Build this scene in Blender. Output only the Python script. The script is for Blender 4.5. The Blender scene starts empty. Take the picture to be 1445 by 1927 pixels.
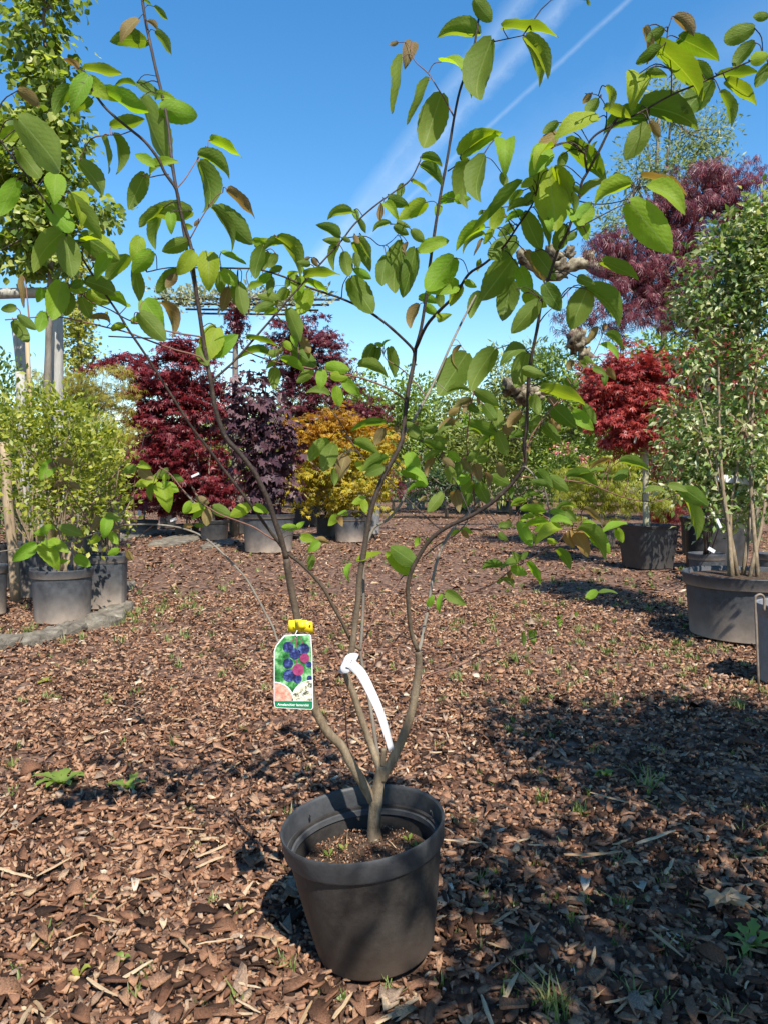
import bpy, math, random
import numpy as np
from mathutils import Vector, Matrix
rnd = random.Random(7)
R = np.random.default_rng(11)
scene = bpy.context.scene
col = scene.collection
# ---------------------------------------------------------------- camera
H, F, PITCH = 0.92, 1447.0, math.radians(2.315)     # eye height, focal length in photo pixels, tilt down
CX, CY = 722.5, 963.5
cam = bpy.data.cameras.new('camera'); cam.sensor_fit = 'VERTICAL'; cam.sensor_height = 36.0
cam.lens = 36.0 * F / 1927.0; cam.clip_start = 0.05; cam.clip_end = 2000
camo = bpy.data.objects.new('camera', cam); col.objects.link(camo)
camo.location = (0, 0, H); camo.rotation_euler = (math.pi / 2 - PITCH, 0, 0)
scene.camera = camo
def ray(px, py):
    x, y = (px - CX) / F, -(py - CY) / F
    return np.array([x, math.cos(PITCH) + y * math.sin(PITCH), -math.sin(PITCH) + y * math.cos(PITCH)])
def P(px, py, Y):
    d = ray(px, py); return np.array([0, 0, H]) + d * (Y / d[1])
def ground_y(py):
    d = ray(CX, py); return d[1] * H / -d[2]
def G(px, py):
    return P(px, py, ground_y(py))
# ---------------------------------------------------------------- world, sun, exposure
SUN_EL, SUN_AZ = math.radians(51), math.radians(160)   # azimuth clockwise from +Y: behind the camera, a little to its right
world = bpy.data.worlds.new('World'); scene.world = world; world.use_nodes = True
wn, wl = world.node_tree.nodes, world.node_tree.links
wn.clear()
wout = wn.new('ShaderNodeOutputWorld'); bg = wn.new('ShaderNodeBackground'); sky = wn.new('ShaderNodeTexSky')
sky.sky_type = 'NISHITA'; sky.sun_disc = False; sky.sun_elevation = SUN_EL; sky.sun_rotation = SUN_AZ
sky.air_density = 1.25; sky.dust_density = 0.25; sky.ozone_density = 2.2; sky.altitude = 200
bg.inputs['Strength'].default_value = 0.112
sun = bpy.data.lights.new('sun', 'SUN'); sun.energy = 5.0; sun.angle = math.radians(0.53); sun.color = (1.0, 0.945, 0.84)
suno = bpy.data.objects.new('sun', sun); col.objects.link(suno)
sdir = Vector((math.sin(SUN_AZ) * math.cos(SUN_EL), math.cos(SUN_AZ) * math.cos(SUN_EL), math.sin(SUN_EL)))
suno.rotation_euler = (-sdir).to_track_quat('-Z', 'Y').to_euler(); suno.location = (3, -6, 9)
scene.view_settings.view_transform = 'Standard'; scene.view_settings.look = 'None'
scene.view_settings.gamma = 1.0; scene.view_settings.use_curve_mapping = False
scene.view_settings.exposure = 0.88
# vapour trails: great-circle bands of the sky dome
def wmath(op, a, b=None, clamp=False):
    n = wn.new('ShaderNodeMath'); n.operation = op; n.use_clamp = clamp
    for i, v in enumerate((a, b)):
        if v is None: continue
        if hasattr(v, 'links'): wl.new(v, n.inputs[i])
        else: n.inputs[i].default_value = v
    return n.outputs[0]
def wdot(vec, v):
    n = wn.new('ShaderNodeVectorMath'); n.operation = 'DOT_PRODUCT'; wl.new(vec, n.inputs[0]); n.inputs[1].default_value = tuple(v); return n.outputs['Value']
wtc = wn.new('ShaderNodeTexCoord').outputs['Generated']
wno = wn.new('ShaderNodeTexNoise'); wno.inputs['Scale'].default_value = 26; wno.inputs['Detail'].default_value = 6; wno.inputs['Roughness'].default_value = .7
wl.new(wtc, wno.inputs['Vector'])
wno2 = wn.new('ShaderNodeTexNoise'); wno2.inputs['Scale'].default_value = 5; wno2.inputs['Detail'].default_value = 4; wl.new(wtc, wno2.inputs['Vector'])
total = None
for (a, b, half, amt, cut) in (((1010, -40), (540, 560), .015, .17, .80), ((1100, -40), (610, 490), .016, .20, .80), ((1215, -30), (930, 228), .004, .15, .90), ((1445, 40), (1030, 270), .05, .07, .82)):
    ra, rb = ray(*a), ray(*b); n = np.cross(ra, rb); n /= np.linalg.norm(n); m = ra + rb; m /= np.linalg.norm(m)
    off = wmath('MULTIPLY', wmath('SUBTRACT', wno.outputs['Fac'], .5), half * 1.3)
    d = wmath('ABSOLUTE', wmath('ADD', wdot(wtc, n), off))
    band = wmath('SUBTRACT', 1.0, wmath('DIVIDE', d, half), True)
    band = wmath('POWER', band, 1.1)
    fade = wmath('MULTIPLY', wmath('SUBTRACT', wdot(wtc, m), cut), 1 / (1 - cut) * 1.6, True)
    v = wmath('MULTIPLY', wmath('MULTIPLY', band, fade), wmath('MULTIPLY', wmath('ADD', wno2.outputs['Fac'], .25), amt))
    v = wmath('MULTIPLY', v, wmath('MULTIPLY', wno.outputs['Fac'], 2.0))
    total = v if total is None else wmath('ADD', total, v)
wmix = wn.new('ShaderNodeMix'); wmix.data_type = 'RGBA'
wl.new(total, wmix.inputs['Factor']); whs = wn.new('ShaderNodeHueSaturation'); whs.inputs['Saturation'].default_value = 1.36; wl.new(sky.outputs['Color'], whs.inputs['Color'])
wl.new(whs.outputs['Color'], wmix.inputs['A']); wmix.inputs['B'].default_value = (5.6, 6.2, 6.8, 1)
wl.new(wmix.outputs['Result'], bg.inputs['Color']); wl.new(bg.outputs[0], wout.inputs['Surface'])

# ---------------------------------------------------------------- helpers
def V(a): return Vector((float(a[0]), float(a[1]), float(a[2])))
def tag(o, label=None, cat=None, group=None, kind=None):
    if label: o['label'] = label
    if cat: o['category'] = cat
    if group: o['group'] = group
    if kind: o['kind'] = kind
    return o
def thing(name, loc, label, cat, group=None):
    o = bpy.data.objects.new(name, None); col.objects.link(o); o.location = V(loc); o.empty_display_size = .1
    o['base'] = [float(v) for v in loc]
    return tag(o, label, cat, group)
def origin(o):
    p = np.zeros(3)
    while o is not None:
        p = p + np.array(o.location); o = o.parent
    return p
class MB:                                            # collects vertices and faces in world coordinates
    def __init__(s): s.v = []; s.f = []; s.uv = None
    def add(s, verts, faces):
        k = len(s.v); s.v.extend([tuple(map(float, q)) for q in verts]); s.f.extend([tuple(i + k for i in q) for q in faces])
    def tube(s, pts, rad, n=8, cap=True):
        pts = [np.array(p, float) for p in pts]; m = len(pts); k = len(s.v)
        ref = np.array([.13, .94, .31]); prev = None
        for i in range(m):
            t = pts[min(i + 1, m - 1)] - pts[max(i - 1, 0)]; t /= np.linalg.norm(t) + 1e-12
            if prev is None:
                a = np.cross(t, ref)
                if np.linalg.norm(a) < .1: a = np.cross(t, np.array([1., 0, 0]))
            else: a = prev - t * np.dot(prev, t)
            a /= np.linalg.norm(a) + 1e-12; b = np.cross(t, a); prev = a
            r = rad[i] if hasattr(rad, '__len__') else rad
            for j in range(n):
                w = 2 * math.pi * j / n; s.v.append(tuple(pts[i] + r * (math.cos(w) * a + math.sin(w) * b)))
        for i in range(m - 1):
            for j in range(n):
                s.f.append((k + i * n + j, k + i * n + (j + 1) % n, k + (i + 1) * n + (j + 1) % n, k + (i + 1) * n + j))
        if cap:
            s.f.append(tuple(k + j for j in reversed(range(n)))); s.f.append(tuple(k + (m - 1) * n + j for j in range(n)))
    def box(s, c, half, rz=0, ry=0):
        M = Matrix.Rotation(rz, 3, 'Z') @ Matrix.Rotation(ry, 3, 'Y')
        vs = [np.array(M @ Vector((x * half[0], y * half[1], z * half[2]))) + np.array(c) for x in (-1, 1) for y in (-1, 1) for z in (-1, 1)]
        s.add(vs, [(0, 1, 3, 2), (4, 6, 7, 5), (0, 4, 5, 1), (2, 3, 7, 6), (0, 2, 6, 4), (1, 5, 7, 3)])
    def build(s, name, mat, parent=None, smooth=True, bevel=0):
        me = bpy.data.meshes.new(name); off = origin(parent) if parent else np.zeros(3)
        me.from_pydata([tuple(np.array(q) - off) for q in s.v], [], s.f)
        return link(name, me, mat, parent, smooth, bevel)
def link(name, me, mat, parent=None, smooth=True, bevel=0):
    if mat is not None and not me.materials: me.materials.append(mat)
    if smooth: me.polygons.foreach_set('use_smooth', [True] * len(me.polygons))
    me.update()
    o = bpy.data.objects.new(name, me); col.objects.link(o); o.parent = parent
    if bevel:
        b = o.modifiers.new('bevel', 'BEVEL'); b.width = bevel; b.segments = 2; b.limit_method = 'ANGLE'
    return o
def np_mesh(name, verts, faces_flat, counts, mat, parent=None, smooth=False):
    verts = np.asarray(verts, np.float64).reshape(-1, 3)
    if parent is not None: verts = verts - origin(parent)
    me = bpy.data.meshes.new(name)
    me.vertices.add(len(verts)); me.vertices.foreach_set('co', verts.astype(np.float32).ravel())
    me.loops.add(len(faces_flat)); me.loops.foreach_set('vertex_index', np.asarray(faces_flat, np.int32))
    counts = np.asarray(counts, np.int32); me.polygons.add(len(counts))
    me.polygons.foreach_set('loop_start', (np.cumsum(counts) - counts).astype(np.int32)); me.polygons.foreach_set('loop_total', counts)
    me.update(calc_edges=True); me.validate()
    return link(name, me, mat, parent, smooth)
def catmull(pts, step=4):
    pts = [np.array(p, float) for p in pts]
    if len(pts) < 3: return pts
    q = [2 * pts[0] - pts[1]] + pts + [2 * pts[-1] - pts[-2]]; out = []
    for i in range(1, len(q) - 2):
        for k in range(step):
            t = k / step; a, b, c, d = q[i - 1], q[i], q[i + 1], q[i + 2]
            out.append(.5 * (2 * b + (c - a) * t + (2 * a - 5 * b + 4 * c - d) * t * t + (3 * b - a - 3 * c + d) * t ** 3))
    out.append(pts[-1]); return out

# ---------------------------------------------------------------- materials
MATS = {}
def new_mat(name):
    m = bpy.data.materials.new(name); m.use_nodes = True; MATS[name] = m
    n = m.node_tree.nodes; n.clear(); return m, n, m.node_tree.links
def ramp(n, stops, interp='LINEAR'):
    r = n.new('ShaderNodeValToRGB'); r.color_ramp.interpolation = interp; e = r.color_ramp.elements
    while len(e) < len(stops): e.new(.5)
    for x, (p, c) in zip(e, stops): x.position = p; x.color = (*c, 1)
    return r
def noise(n, l, scale, detail=4, rough=.6, coord='Object', vec=None):
    t = n.new('ShaderNodeTexNoise'); t.inputs['Scale'].default_value = scale; t.inputs['Detail'].default_value = detail; t.inputs['Roughness'].default_value = rough
    if vec is None: vec = n.new('ShaderNodeTexCoord').outputs[coord]
    l.new(vec, t.inputs['Vector']); return t
def mixc(n, l, fac, a, b, mode='MIX'):
    m = n.new('ShaderNodeMix'); m.data_type = 'RGBA'; m.blend_type = mode
    for k, v in (('Factor', fac), ('A', a), ('B', b)):
        if hasattr(v, 'links'): l.new(v, m.inputs[k])
        elif k == 'Factor': m.inputs[k].default_value = v
        else: m.inputs[k].default_value = (*v, 1)
    return m.outputs['Result']
def math_n(n, l, op, a, b=None, clamp=False):
    m = n.new('ShaderNodeMath'); m.operation = op; m.use_clamp = clamp
    for i, v in enumerate((a, b)):
        if v is None: continue
        if hasattr(v, 'links'): l.new(v, m.inputs[i])
        else: m.inputs[i].default_value = v
    return m.outputs[0]
def surf(name, stops, scale=8, rough=.7, bump=0, bscale=40, spec=.4, stretch=None, detail=6):
    m, n, l = new_mat(name)
    tc = n.new('ShaderNodeTexCoord').outputs['Object']
    if stretch:
        mp = n.new('ShaderNodeMapping'); mp.inputs['Scale'].default_value = stretch; l.new(tc, mp.inputs['Vector']); tc = mp.outputs[0]
    t = noise(n, l, scale, detail, .65, vec=tc); r = ramp(n, stops); l.new(t.outputs['Fac'], r.inputs['Fac'])
    b = n.new('ShaderNodeBsdfPrincipled'); l.new(r.outputs[0], b.inputs['Base Color']); b.inputs['Roughness'].default_value = rough; b.inputs['Specular IOR Level'].default_value = spec
    if bump:
        t2 = noise(n, l, bscale, 5, .7, vec=tc); bp = n.new('ShaderNodeBump'); bp.inputs['Strength'].default_value = bump; bp.inputs['Distance'].default_value = .01
        l.new(t2.outputs['Fac'], bp.inputs['Height']); l.new(bp.outputs[0], b.inputs['Normal'])
    o = n.new('ShaderNodeOutputMaterial'); l.new(b.outputs[0], o.inputs['Surface']); return m
def leaf_shader(n, l, colr, trans_col, tfac, rough=.45, spec=.4, normal=None):
    b = n.new('ShaderNodeBsdfPrincipled'); l.new(colr, b.inputs['Base Color']); b.inputs['Roughness'].default_value = rough; b.inputs['Specular IOR Level'].default_value = spec
    t = n.new('ShaderNodeBsdfTranslucent'); l.new(trans_col, t.inputs['Color'])
    if normal is not None: l.new(normal, b.inputs['Normal'])
    mx = n.new('ShaderNodeMixShader'); mx.inputs[0].default_value = tfac; l.new(b.outputs[0], mx.inputs[1]); l.new(t.outputs[0], mx.inputs[2])
    o = n.new('ShaderNodeOutputMaterial'); l.new(mx.outputs[0], o.inputs['Surface'])
def foliage(name, stops, tint=(1.3, 1.4, .7), tfac=.4, rough=.45, spec=.4):
    m, n, l = new_mat(name)
    g = n.new('ShaderNodeNewGeometry'); r = ramp(n, stops); l.new(g.outputs['Random Per Island'], r.inputs['Fac'])
    tc = mixc(n, l, 1.0, r.outputs[0], tint, 'MULTIPLY')
    leaf_shader(n, l, r.outputs[0], tc, tfac, rough, spec); return m
def serviceberry(name, stops, tint, tfac):
    m, n, l = new_mat(name)
    oi = n.new('ShaderNodeObjectInfo'); g = n.new('ShaderNodeNewGeometry')
    rr = math_n(n, l, 'FRACT', math_n(n, l, 'ADD', oi.outputs['Random'], g.outputs['Random Per Island']))
    r = ramp(n, stops); l.new(rr, r.inputs['Fac'])
    uv = n.new('ShaderNodeUVMap'); sx = n.new('ShaderNodeSeparateXYZ'); l.new(uv.outputs[0], sx.inputs[0])
    au = math_n(n, l, 'ABSOLUTE', math_n(n, l, 'SUBTRACT', sx.outputs[0], .5))
    ph = math_n(n, l, 'SUBTRACT', math_n(n, l, 'MULTIPLY', sx.outputs[1], 58.0), math_n(n, l, 'MULTIPLY', au, 42.0))
    vein = math_n(n, l, 'SINE', ph)
    rib = math_n(n, l, 'LESS_THAN', au, .022)
    nz = noise(n, l, 9, 4, .6, 'UV')
    hgt = math_n(n, l, 'ADD', math_n(n, l, 'MULTIPLY', vein, .05), math_n(n, l, 'MULTIPLY', nz.outputs['Fac'], .9))
    bp = n.new('ShaderNodeBump'); bp.inputs['Strength'].default_value = .5; bp.inputs['Distance'].default_value = .0026; l.new(hgt, bp.inputs['Height'])
    c = mixc(n, l, math_n(n, l, 'MULTIPLY', rib, .45), r.outputs[0], (.22, .28, .10))
    vl = math_n(n, l, 'GREATER_THAN', vein, .93)
    c = mixc(n, l, math_n(n, l, 'MULTIPLY', vl, .10), c, (.22, .28, .10))
    nb = noise(n, l, 5, 3, .6, 'UV'); c = mixc(n, l, math_n(n, l, 'MULTIPLY', math_n(n, l, 'SUBTRACT', nb.outputs['Fac'], .45, True), 1.2), c, (.13, .16, .03))
    tc = mixc(n, l, 1.0, c, tint, 'MULTIPLY')
    leaf_shader(n, l, c, tc, tfac, .6, .2, bp.outputs[0]); return m
serviceberry('leaf_green', [(0, (.07, .125, .017)), (.4, (.10, .155, .025)), (.75, (.135, .185, .035)), (1, (.10, .15, .028))], (2.7, 2.5, .45), .44)
serviceberry('leaf_young', [(0, (.13, .25, .02)), (.5, (.17, .28, .022)), (1, (.22, .28, .02))], (2.4, 2.3, .45), .44)
serviceberry('leaf_bronze', [(0, (.20, .14, .05)), (.5, (.17, .12, .06)), (.8, (.26, .15, .05)), (1, (.16, .15, .06))], (1.9, 1.6, .7), .36)
surf('bark', [(.25, (.09, .065, .04)), (.5, (.19, .14, .088)), (.72, (.31, .24, .155))], 18, .7, .5, 60, .3, (3, 3, .7))
surf('bark_dark', [(.3, (.013, .009, .007)), (.55, (.035, .023, .017)), (.75, (.075, .053, .04))], 25, .6, .4, 80, .4, (2, 2, .7))
def stem_mat():                                      # bark colour graded by height: pale at the base, dark higher up
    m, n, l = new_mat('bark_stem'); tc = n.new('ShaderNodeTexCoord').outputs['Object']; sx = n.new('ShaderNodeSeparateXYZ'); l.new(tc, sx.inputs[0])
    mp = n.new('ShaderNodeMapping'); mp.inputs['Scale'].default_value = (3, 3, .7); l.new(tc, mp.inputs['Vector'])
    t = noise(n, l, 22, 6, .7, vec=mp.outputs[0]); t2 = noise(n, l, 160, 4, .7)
    low_ramp = ramp(n, [(.28, (.09, .066, .042)), (.5, (.20, .15, .095)), (.7, (.34, .265, .175))]); new = ramp(n, [(.3, (.014, .010, .008)), (.55, (.04, .027, .02)), (.75, (.09, .064, .048))])  # first ramp pale for the stem base, second dark for higher up
    l.new(t.outputs['Fac'], low_ramp.inputs['Fac']); l.new(t.outputs['Fac'], new.inputs['Fac'])
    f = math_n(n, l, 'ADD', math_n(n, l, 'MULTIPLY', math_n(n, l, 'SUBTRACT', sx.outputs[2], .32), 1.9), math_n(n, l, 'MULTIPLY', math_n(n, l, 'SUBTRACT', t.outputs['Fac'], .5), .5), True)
    c = mixc(n, l, f, low_ramp.outputs[0], new.outputs[0])
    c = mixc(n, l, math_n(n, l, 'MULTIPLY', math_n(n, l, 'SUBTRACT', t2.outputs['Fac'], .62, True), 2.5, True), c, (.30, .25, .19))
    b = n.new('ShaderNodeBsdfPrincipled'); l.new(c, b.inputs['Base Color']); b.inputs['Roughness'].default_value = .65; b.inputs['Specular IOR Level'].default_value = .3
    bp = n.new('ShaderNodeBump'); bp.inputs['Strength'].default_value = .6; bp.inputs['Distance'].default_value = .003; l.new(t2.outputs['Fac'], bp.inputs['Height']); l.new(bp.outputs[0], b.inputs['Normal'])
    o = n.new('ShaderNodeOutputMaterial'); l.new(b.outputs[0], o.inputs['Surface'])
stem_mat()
surf('bark_grey', [(.3, (.10, .085, .07)), (.7, (.24, .21, .17))], 12, .8, .5, 40, .2, (2, 2, .5))
surf('bark_plane', [(.34, (.03, .024, .017)), (.48, (.13, .105, .07)), (.68, (.34, .30, .21))], 8, .8, .8, 14, .2)
surf('twig_red', [(.3, (.10, .045, .035)), (.7, (.18, .09, .06))], 30, .6, 0, 40, .3)
surf('soil', [(.3, (.025, .016, .011)), (.55, (.085, .053, .034)), (.7, (.16, .105, .07))], 45, .9, 1.0, 90, .2)
surf('ground_earth', [(.25, (.022, .014, .011)), (.46, (.10, .058, .040)), (.58, (.20, .115, .078)), (.78, (.36, .225, .155))], 24, .9, .8, 60, .2, None, 9)
surf('stone', [(.25, (.06, .05, .04)), (.45, (.13, .11, .085)), (.62, (.20, .175, .135)), (.8, (.38, .34, .27))], 11, .9, 1.0, 45, .2)
surf('post_white', [(.25, (.18, .165, .145)), (.5, (.33, .315, .285)), (.75, (.46, .44, .40))], 6, .8, .6, 30, .2, (4, 4, .5))
surf('post_wood', [(.25, (.16, .11, .07)), (.5, (.30, .22, .14)), (.75, (.42, .33, .22))], 8, .8, .6, 30, .2, (5, 5, .4))
surf('bamboo', [(.3, (.28, .20, .11)), (.7, (.42, .32, .19))], 8, .6, .2, 30, .4, (4, 4, .5))
surf('bark_pale', [(.3, (.24, .22, .13)), (.7, (.42, .39, .27))], 14, .7, .3, 40, .3, (3, 3, .6))
surf('white_plastic', [(.3, (.50, .50, .52)), (.7, (.60, .60, .62))], 20, .4, 0, 40, .4)
surf('yellow_plastic', [(.3, (.70, .50, .012)), (.7, (.80, .60, .02))], 20, .4, 0, 40, .4)
surf('green_plastic', [(.3, (.008, .06, .035)), (.7, (.014, .085, .05))], 9, .4, 0, 40, .4)
surf('wire_rust', [(.3, (.10, .07, .05)), (.7, (.22, .17, .13))], 30, .6, 0, 40, .4)
def pot_mat(name, base, dust, dirt, amount, rough=.5):
    m, n, l = new_mat(name)
    t = noise(n, l, 13, 8, .75); t2 = noise(n, l, 90, 5, .75); t3 = noise(n, l, 6, 5, .65)
    sx = n.new('ShaderNodeSeparateXYZ'); l.new(n.new('ShaderNodeTexCoord').outputs['Generated'], sx.inputs[0])
    low = math_n(n, l, 'SUBTRACT', 1.0, sx.outputs[2], True)
    f = math_n(n, l, 'MULTIPLY', math_n(n, l, 'SUBTRACT', t.outputs['Fac'], .38, True), 2.6 * amount, True)
    c = mixc(n, l, f, base, dust)
    f2 = math_n(n, l, 'MULTIPLY', math_n(n, l, 'MULTIPLY', math_n(n, l, 'POWER', low, 2.4), t3.outputs['Fac']), 1.5 * amount, True)
    c = mixc(n, l, f2, c, dirt)
    f3 = math_n(n, l, 'MULTIPLY', math_n(n, l, 'SUBTRACT', t2.outputs['Fac'], .55, True), 2.6 * amount, True)
    c = mixc(n, l, f3, c, dust)
    b = n.new('ShaderNodeBsdfPrincipled'); l.new(c, b.inputs['Base Color'])
    rr = math_n(n, l, 'ADD', math_n(n, l, 'MULTIPLY', f, .3), rough, True); l.new(rr, b.inputs['Roughness']); b.inputs['Specular IOR Level'].default_value = .45
    bp = n.new('ShaderNodeBump'); bp.inputs['Strength'].default_value = .25; bp.inputs['Distance'].default_value = .003; l.new(t2.outputs['Fac'], bp.inputs['Height']); l.new(bp.outputs[0], b.inputs['Normal'])
    o = n.new('ShaderNodeOutputMaterial'); l.new(b.outputs[0], o.inputs['Surface'])
pot_mat('pot_main', (.013, .012, .012), (.046, .039, .033), (.066, .043, .029), 1.0)
pot_mat('pot_rim_main', (.020, .021, .023), (.062, .064, .068), (.085, .085, .088), .9)
pot_mat('pot_black', (.016, .016, .018), (.07, .07, .075), (.09, .075, .06), .55, .4)
pot_mat('pot_grey', (.024, .027, .033), (.075, .078, .086), (.36, .28, .215), 1.1, .5)
pot_mat('pot_pale', (.10, .105, .115), (.22, .22, .23), (.24, .22, .2), 1.0, .55)
def chip_mat(name, stops, grain=.5, sc=(220, 600), stretch=(1, 1, 1)):
    m, n, l = new_mat(name)
    g = n.new('ShaderNodeNewGeometry'); oi = n.new('ShaderNodeObjectInfo')
    rr = math_n(n, l, 'FRACT', math_n(n, l, 'ADD', g.outputs['Random Per Island'], oi.outputs['Random']))
    r = ramp(n, stops); l.new(rr, r.inputs['Fac'])
    mp = n.new('ShaderNodeMapping'); mp.inputs['Scale'].default_value = stretch; l.new(n.new('ShaderNodeTexCoord').outputs['Object'], mp.inputs['Vector'])
    t = noise(n, l, sc[0], 5, .75, vec=mp.outputs[0]); gf = math_n(n, l, 'MULTIPLY', math_n(n, l, 'SUBTRACT', t.outputs['Fac'], .36), 3.2, True)
    c = mixc(n, l, math_n(n, l, 'MULTIPLY', gf, grain), r.outputs[0], (.03, .017, .011))
    t3 = noise(n, l, sc[1], 3, .7, vec=mp.outputs[0]); c = mixc(n, l, math_n(n, l, 'MULTIPLY', math_n(n, l, 'SUBTRACT', t3.outputs['Fac'], .58, True), 2.0, True), c, (.34, .25, .18))
    b = n.new('ShaderNodeBsdfPrincipled'); l.new(c, b.inputs['Base Color']); b.inputs['Roughness'].default_value = .85; b.inputs['Specular IOR Level'].default_value = .12
    bp = n.new('ShaderNodeBump'); bp.inputs['Strength'].default_value = .7; bp.inputs['Distance'].default_value = .003; l.new(t.outputs['Fac'], bp.inputs['Height']); l.new(bp.outputs[0], b.inputs['Normal'])
    o = n.new('ShaderNodeOutputMaterial'); l.new(b.outputs[0], o.inputs['Surface'])
CHIP = [(0, (.020, .011, .008)), (.18, (.055, .028, .018)), (.34, (.145, .068, .040)), (.52, (.26, .127, .073)), (.70, (.38, .205, .122)), (.87, (.45, .26, .155)), (.94, (.36, .26, .19)), (.985, (.54, .36, .20)), (1, (.66, .55, .43))]
chip_mat('bark_chips', CHIP)
chip_mat('bark_chips_big', CHIP, .8, (7, 18), (1, 4, 4))
chip_mat('wood_sliver', [(0, (.34, .22, .12)), (.5, (.45, .31, .18)), (1, (.52, .40, .26))], .4, (4, 10), (1, 8, 8))
foliage('grass_blade', [(0, (.10, .16, .035)), (.5, (.17, .22, .06)), (1, (.30, .28, .11))], (1.3, 1.4, .6), .35)
foliage('fol_pear', [(0, (.07, .115, .025)), (.5, (.15, .20, .04)), (.85, (.26, .30, .07)), (1, (.36, .38, .12))], (2.0, 2.1, .6), .36, .42, .35)
foliage('fol_privet', [(0, (.13, .165, .025)), (.5, (.25, .28, .04)), (1, (.40, .39, .07))], (1.6, 1.7, .6), .4)
foliage('fol_privet2', [(0, (.06, .11, .025)), (.5, (.10, .16, .035)), (1, (.17, .21, .05))], (1.6, 1.7, .6), .4)
foliage('fol_crimson', [(0, (.075, .009, .015)), (.5, (.145, .017, .025)), (1, (.25, .038, .04))], (1.9, 1.1, .9), .35)
foliage('fol_red', [(0, (.17, .018, .020)), (.5, (.27, .035, .032)), (1, (.38, .075, .055))], (1.7, 1.1, .8), .35)
foliage('fol_purple', [(0, (.035, .018, .026)), (.5, (.075, .035, .048)), (1, (.14, .075, .085))], (1.8, 1.1, 1.0), .22, .5, .3)
foliage('fol_wine', [(0, (.055, .010, .018)), (.5, (.105, .018, .028)), (1, (.18, .038, .046))], (1.9, 1.1, .9), .3)
foliage('fol_lace', [(0, (.07, .016, .024)), (.5, (.13, .028, .042)), (1, (.22, .06, .072))], (1.9, 1.1, .9), .3)
foliage('fol_gold', [(0, (.20, .17, .015)), (.4, (.36, .27, .022)), (.7, (.48, .36, .03)), (1, (.28, .32, .04))], (1.5, 1.4, .7), .4)
foliage('fol_amber', [(0, (.30, .13, .015)), (.5, (.40, .22, .02)), (1, (.45, .30, .03))], (1.5, 1.3, .7), .4)
foliage('fol_lime', [(0, (.10, .13, .012)), (.5, (.24, .26, .022)), (1, (.40, .39, .04))], (1.5, 1.5, .6), .4)
foliage('fol_ochre', [(0, (.20, .17, .02)), (.5, (.30, .25, .035)), (1, (.36, .32, .06))], (1.5, 1.5, .6), .4)
foliage('fol_column', [(0, (.20, .22, .03)), (.5, (.30, .31, .05)), (1, (.40, .40, .09))], (1.5, 1.5, .6), .4)
foliage('fol_photinia', [(0, (.06, .11, .022)), (.45, (.14, .21, .05)), (.7, (.25, .285, .12)), (1, (.46, .45, .26))], (1.7, 1.8, .7), .28, .38, .4)
foliage('fol_hedge', [(0, (.09, .15, .025)), (.5, (.16, .23, .04)), (1, (.26, .31, .06))], (1.6, 1.7, .6), .4)
foliage('fol_hedge2', [(0, (.12, .16, .035)), (.5, (.20, .24, .06)), (1, (.31, .33, .10))], (1.6, 1.6, .7), .4)
foliage('fol_dark', [(0, (.025, .05, .018)), (.5, (.045, .08, .025)), (1, (.08, .12, .04))], (1.5, 1.6, .7), .3)
foliage('fol_wisp', [(0, (.12, .17, .06)), (.5, (.19, .24, .10)), (1, (.27, .30, .14))], (1.4, 1.5, .8), .4)
foliage('fol_pleach', [(0, (.20, .23, .10)), (.5, (.30, .33, .17)), (1, (.48, .46, .34))], (1.3, 1.3, .8), .35)
foliage('fol_blossom', [(0, (.55, .12, .08)), (.5, (.62, .25, .25)), (1, (.7, .5, .5))], (1.2, 1.1, 1.0), .3)
foliage('leaf_dry', [(0, (.33, .22, .12)), (1, (.42, .29, .17))], (1.2, 1.1, .8), .2)
# ---------------------------------------------------------------- ground
def ground_height(x, y):
    return .010 * np.sin(x * 2.3 + 1) * np.sin(y * 1.9) + .006 * np.sin(x * 6.1 + y * 4.3) - .012
def make_ground():
    xs = np.concatenate([[-300, -80, -30, -15], np.linspace(-9, 9, 73), [15, 30, 80, 300]])
    ys = np.concatenate([[-60, -12, -4], np.linspace(-1, 15, 65), [20, 28, 40, 70, 150, 400, 800]])
    X, Y = np.meshgrid(xs, ys); Z = ground_height(X, Y)
    nx, ny = len(xs), len(ys); idx = np.arange(nx * ny).reshape(ny, nx)
    q = np.stack([idx[:-1, :-1], idx[:-1, 1:], idx[1:, 1:], idx[1:, :-1]], -1).reshape(-1, 4)
    g = np_mesh('ground', np.stack([X, Y, Z], -1), q.ravel(), [4] * len(q), MATS['ground_earth'], None, True)
    return tag(g, 'brown nursery ground strewn with bark mulch', None, None, 'structure')
ground = make_ground()
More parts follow.
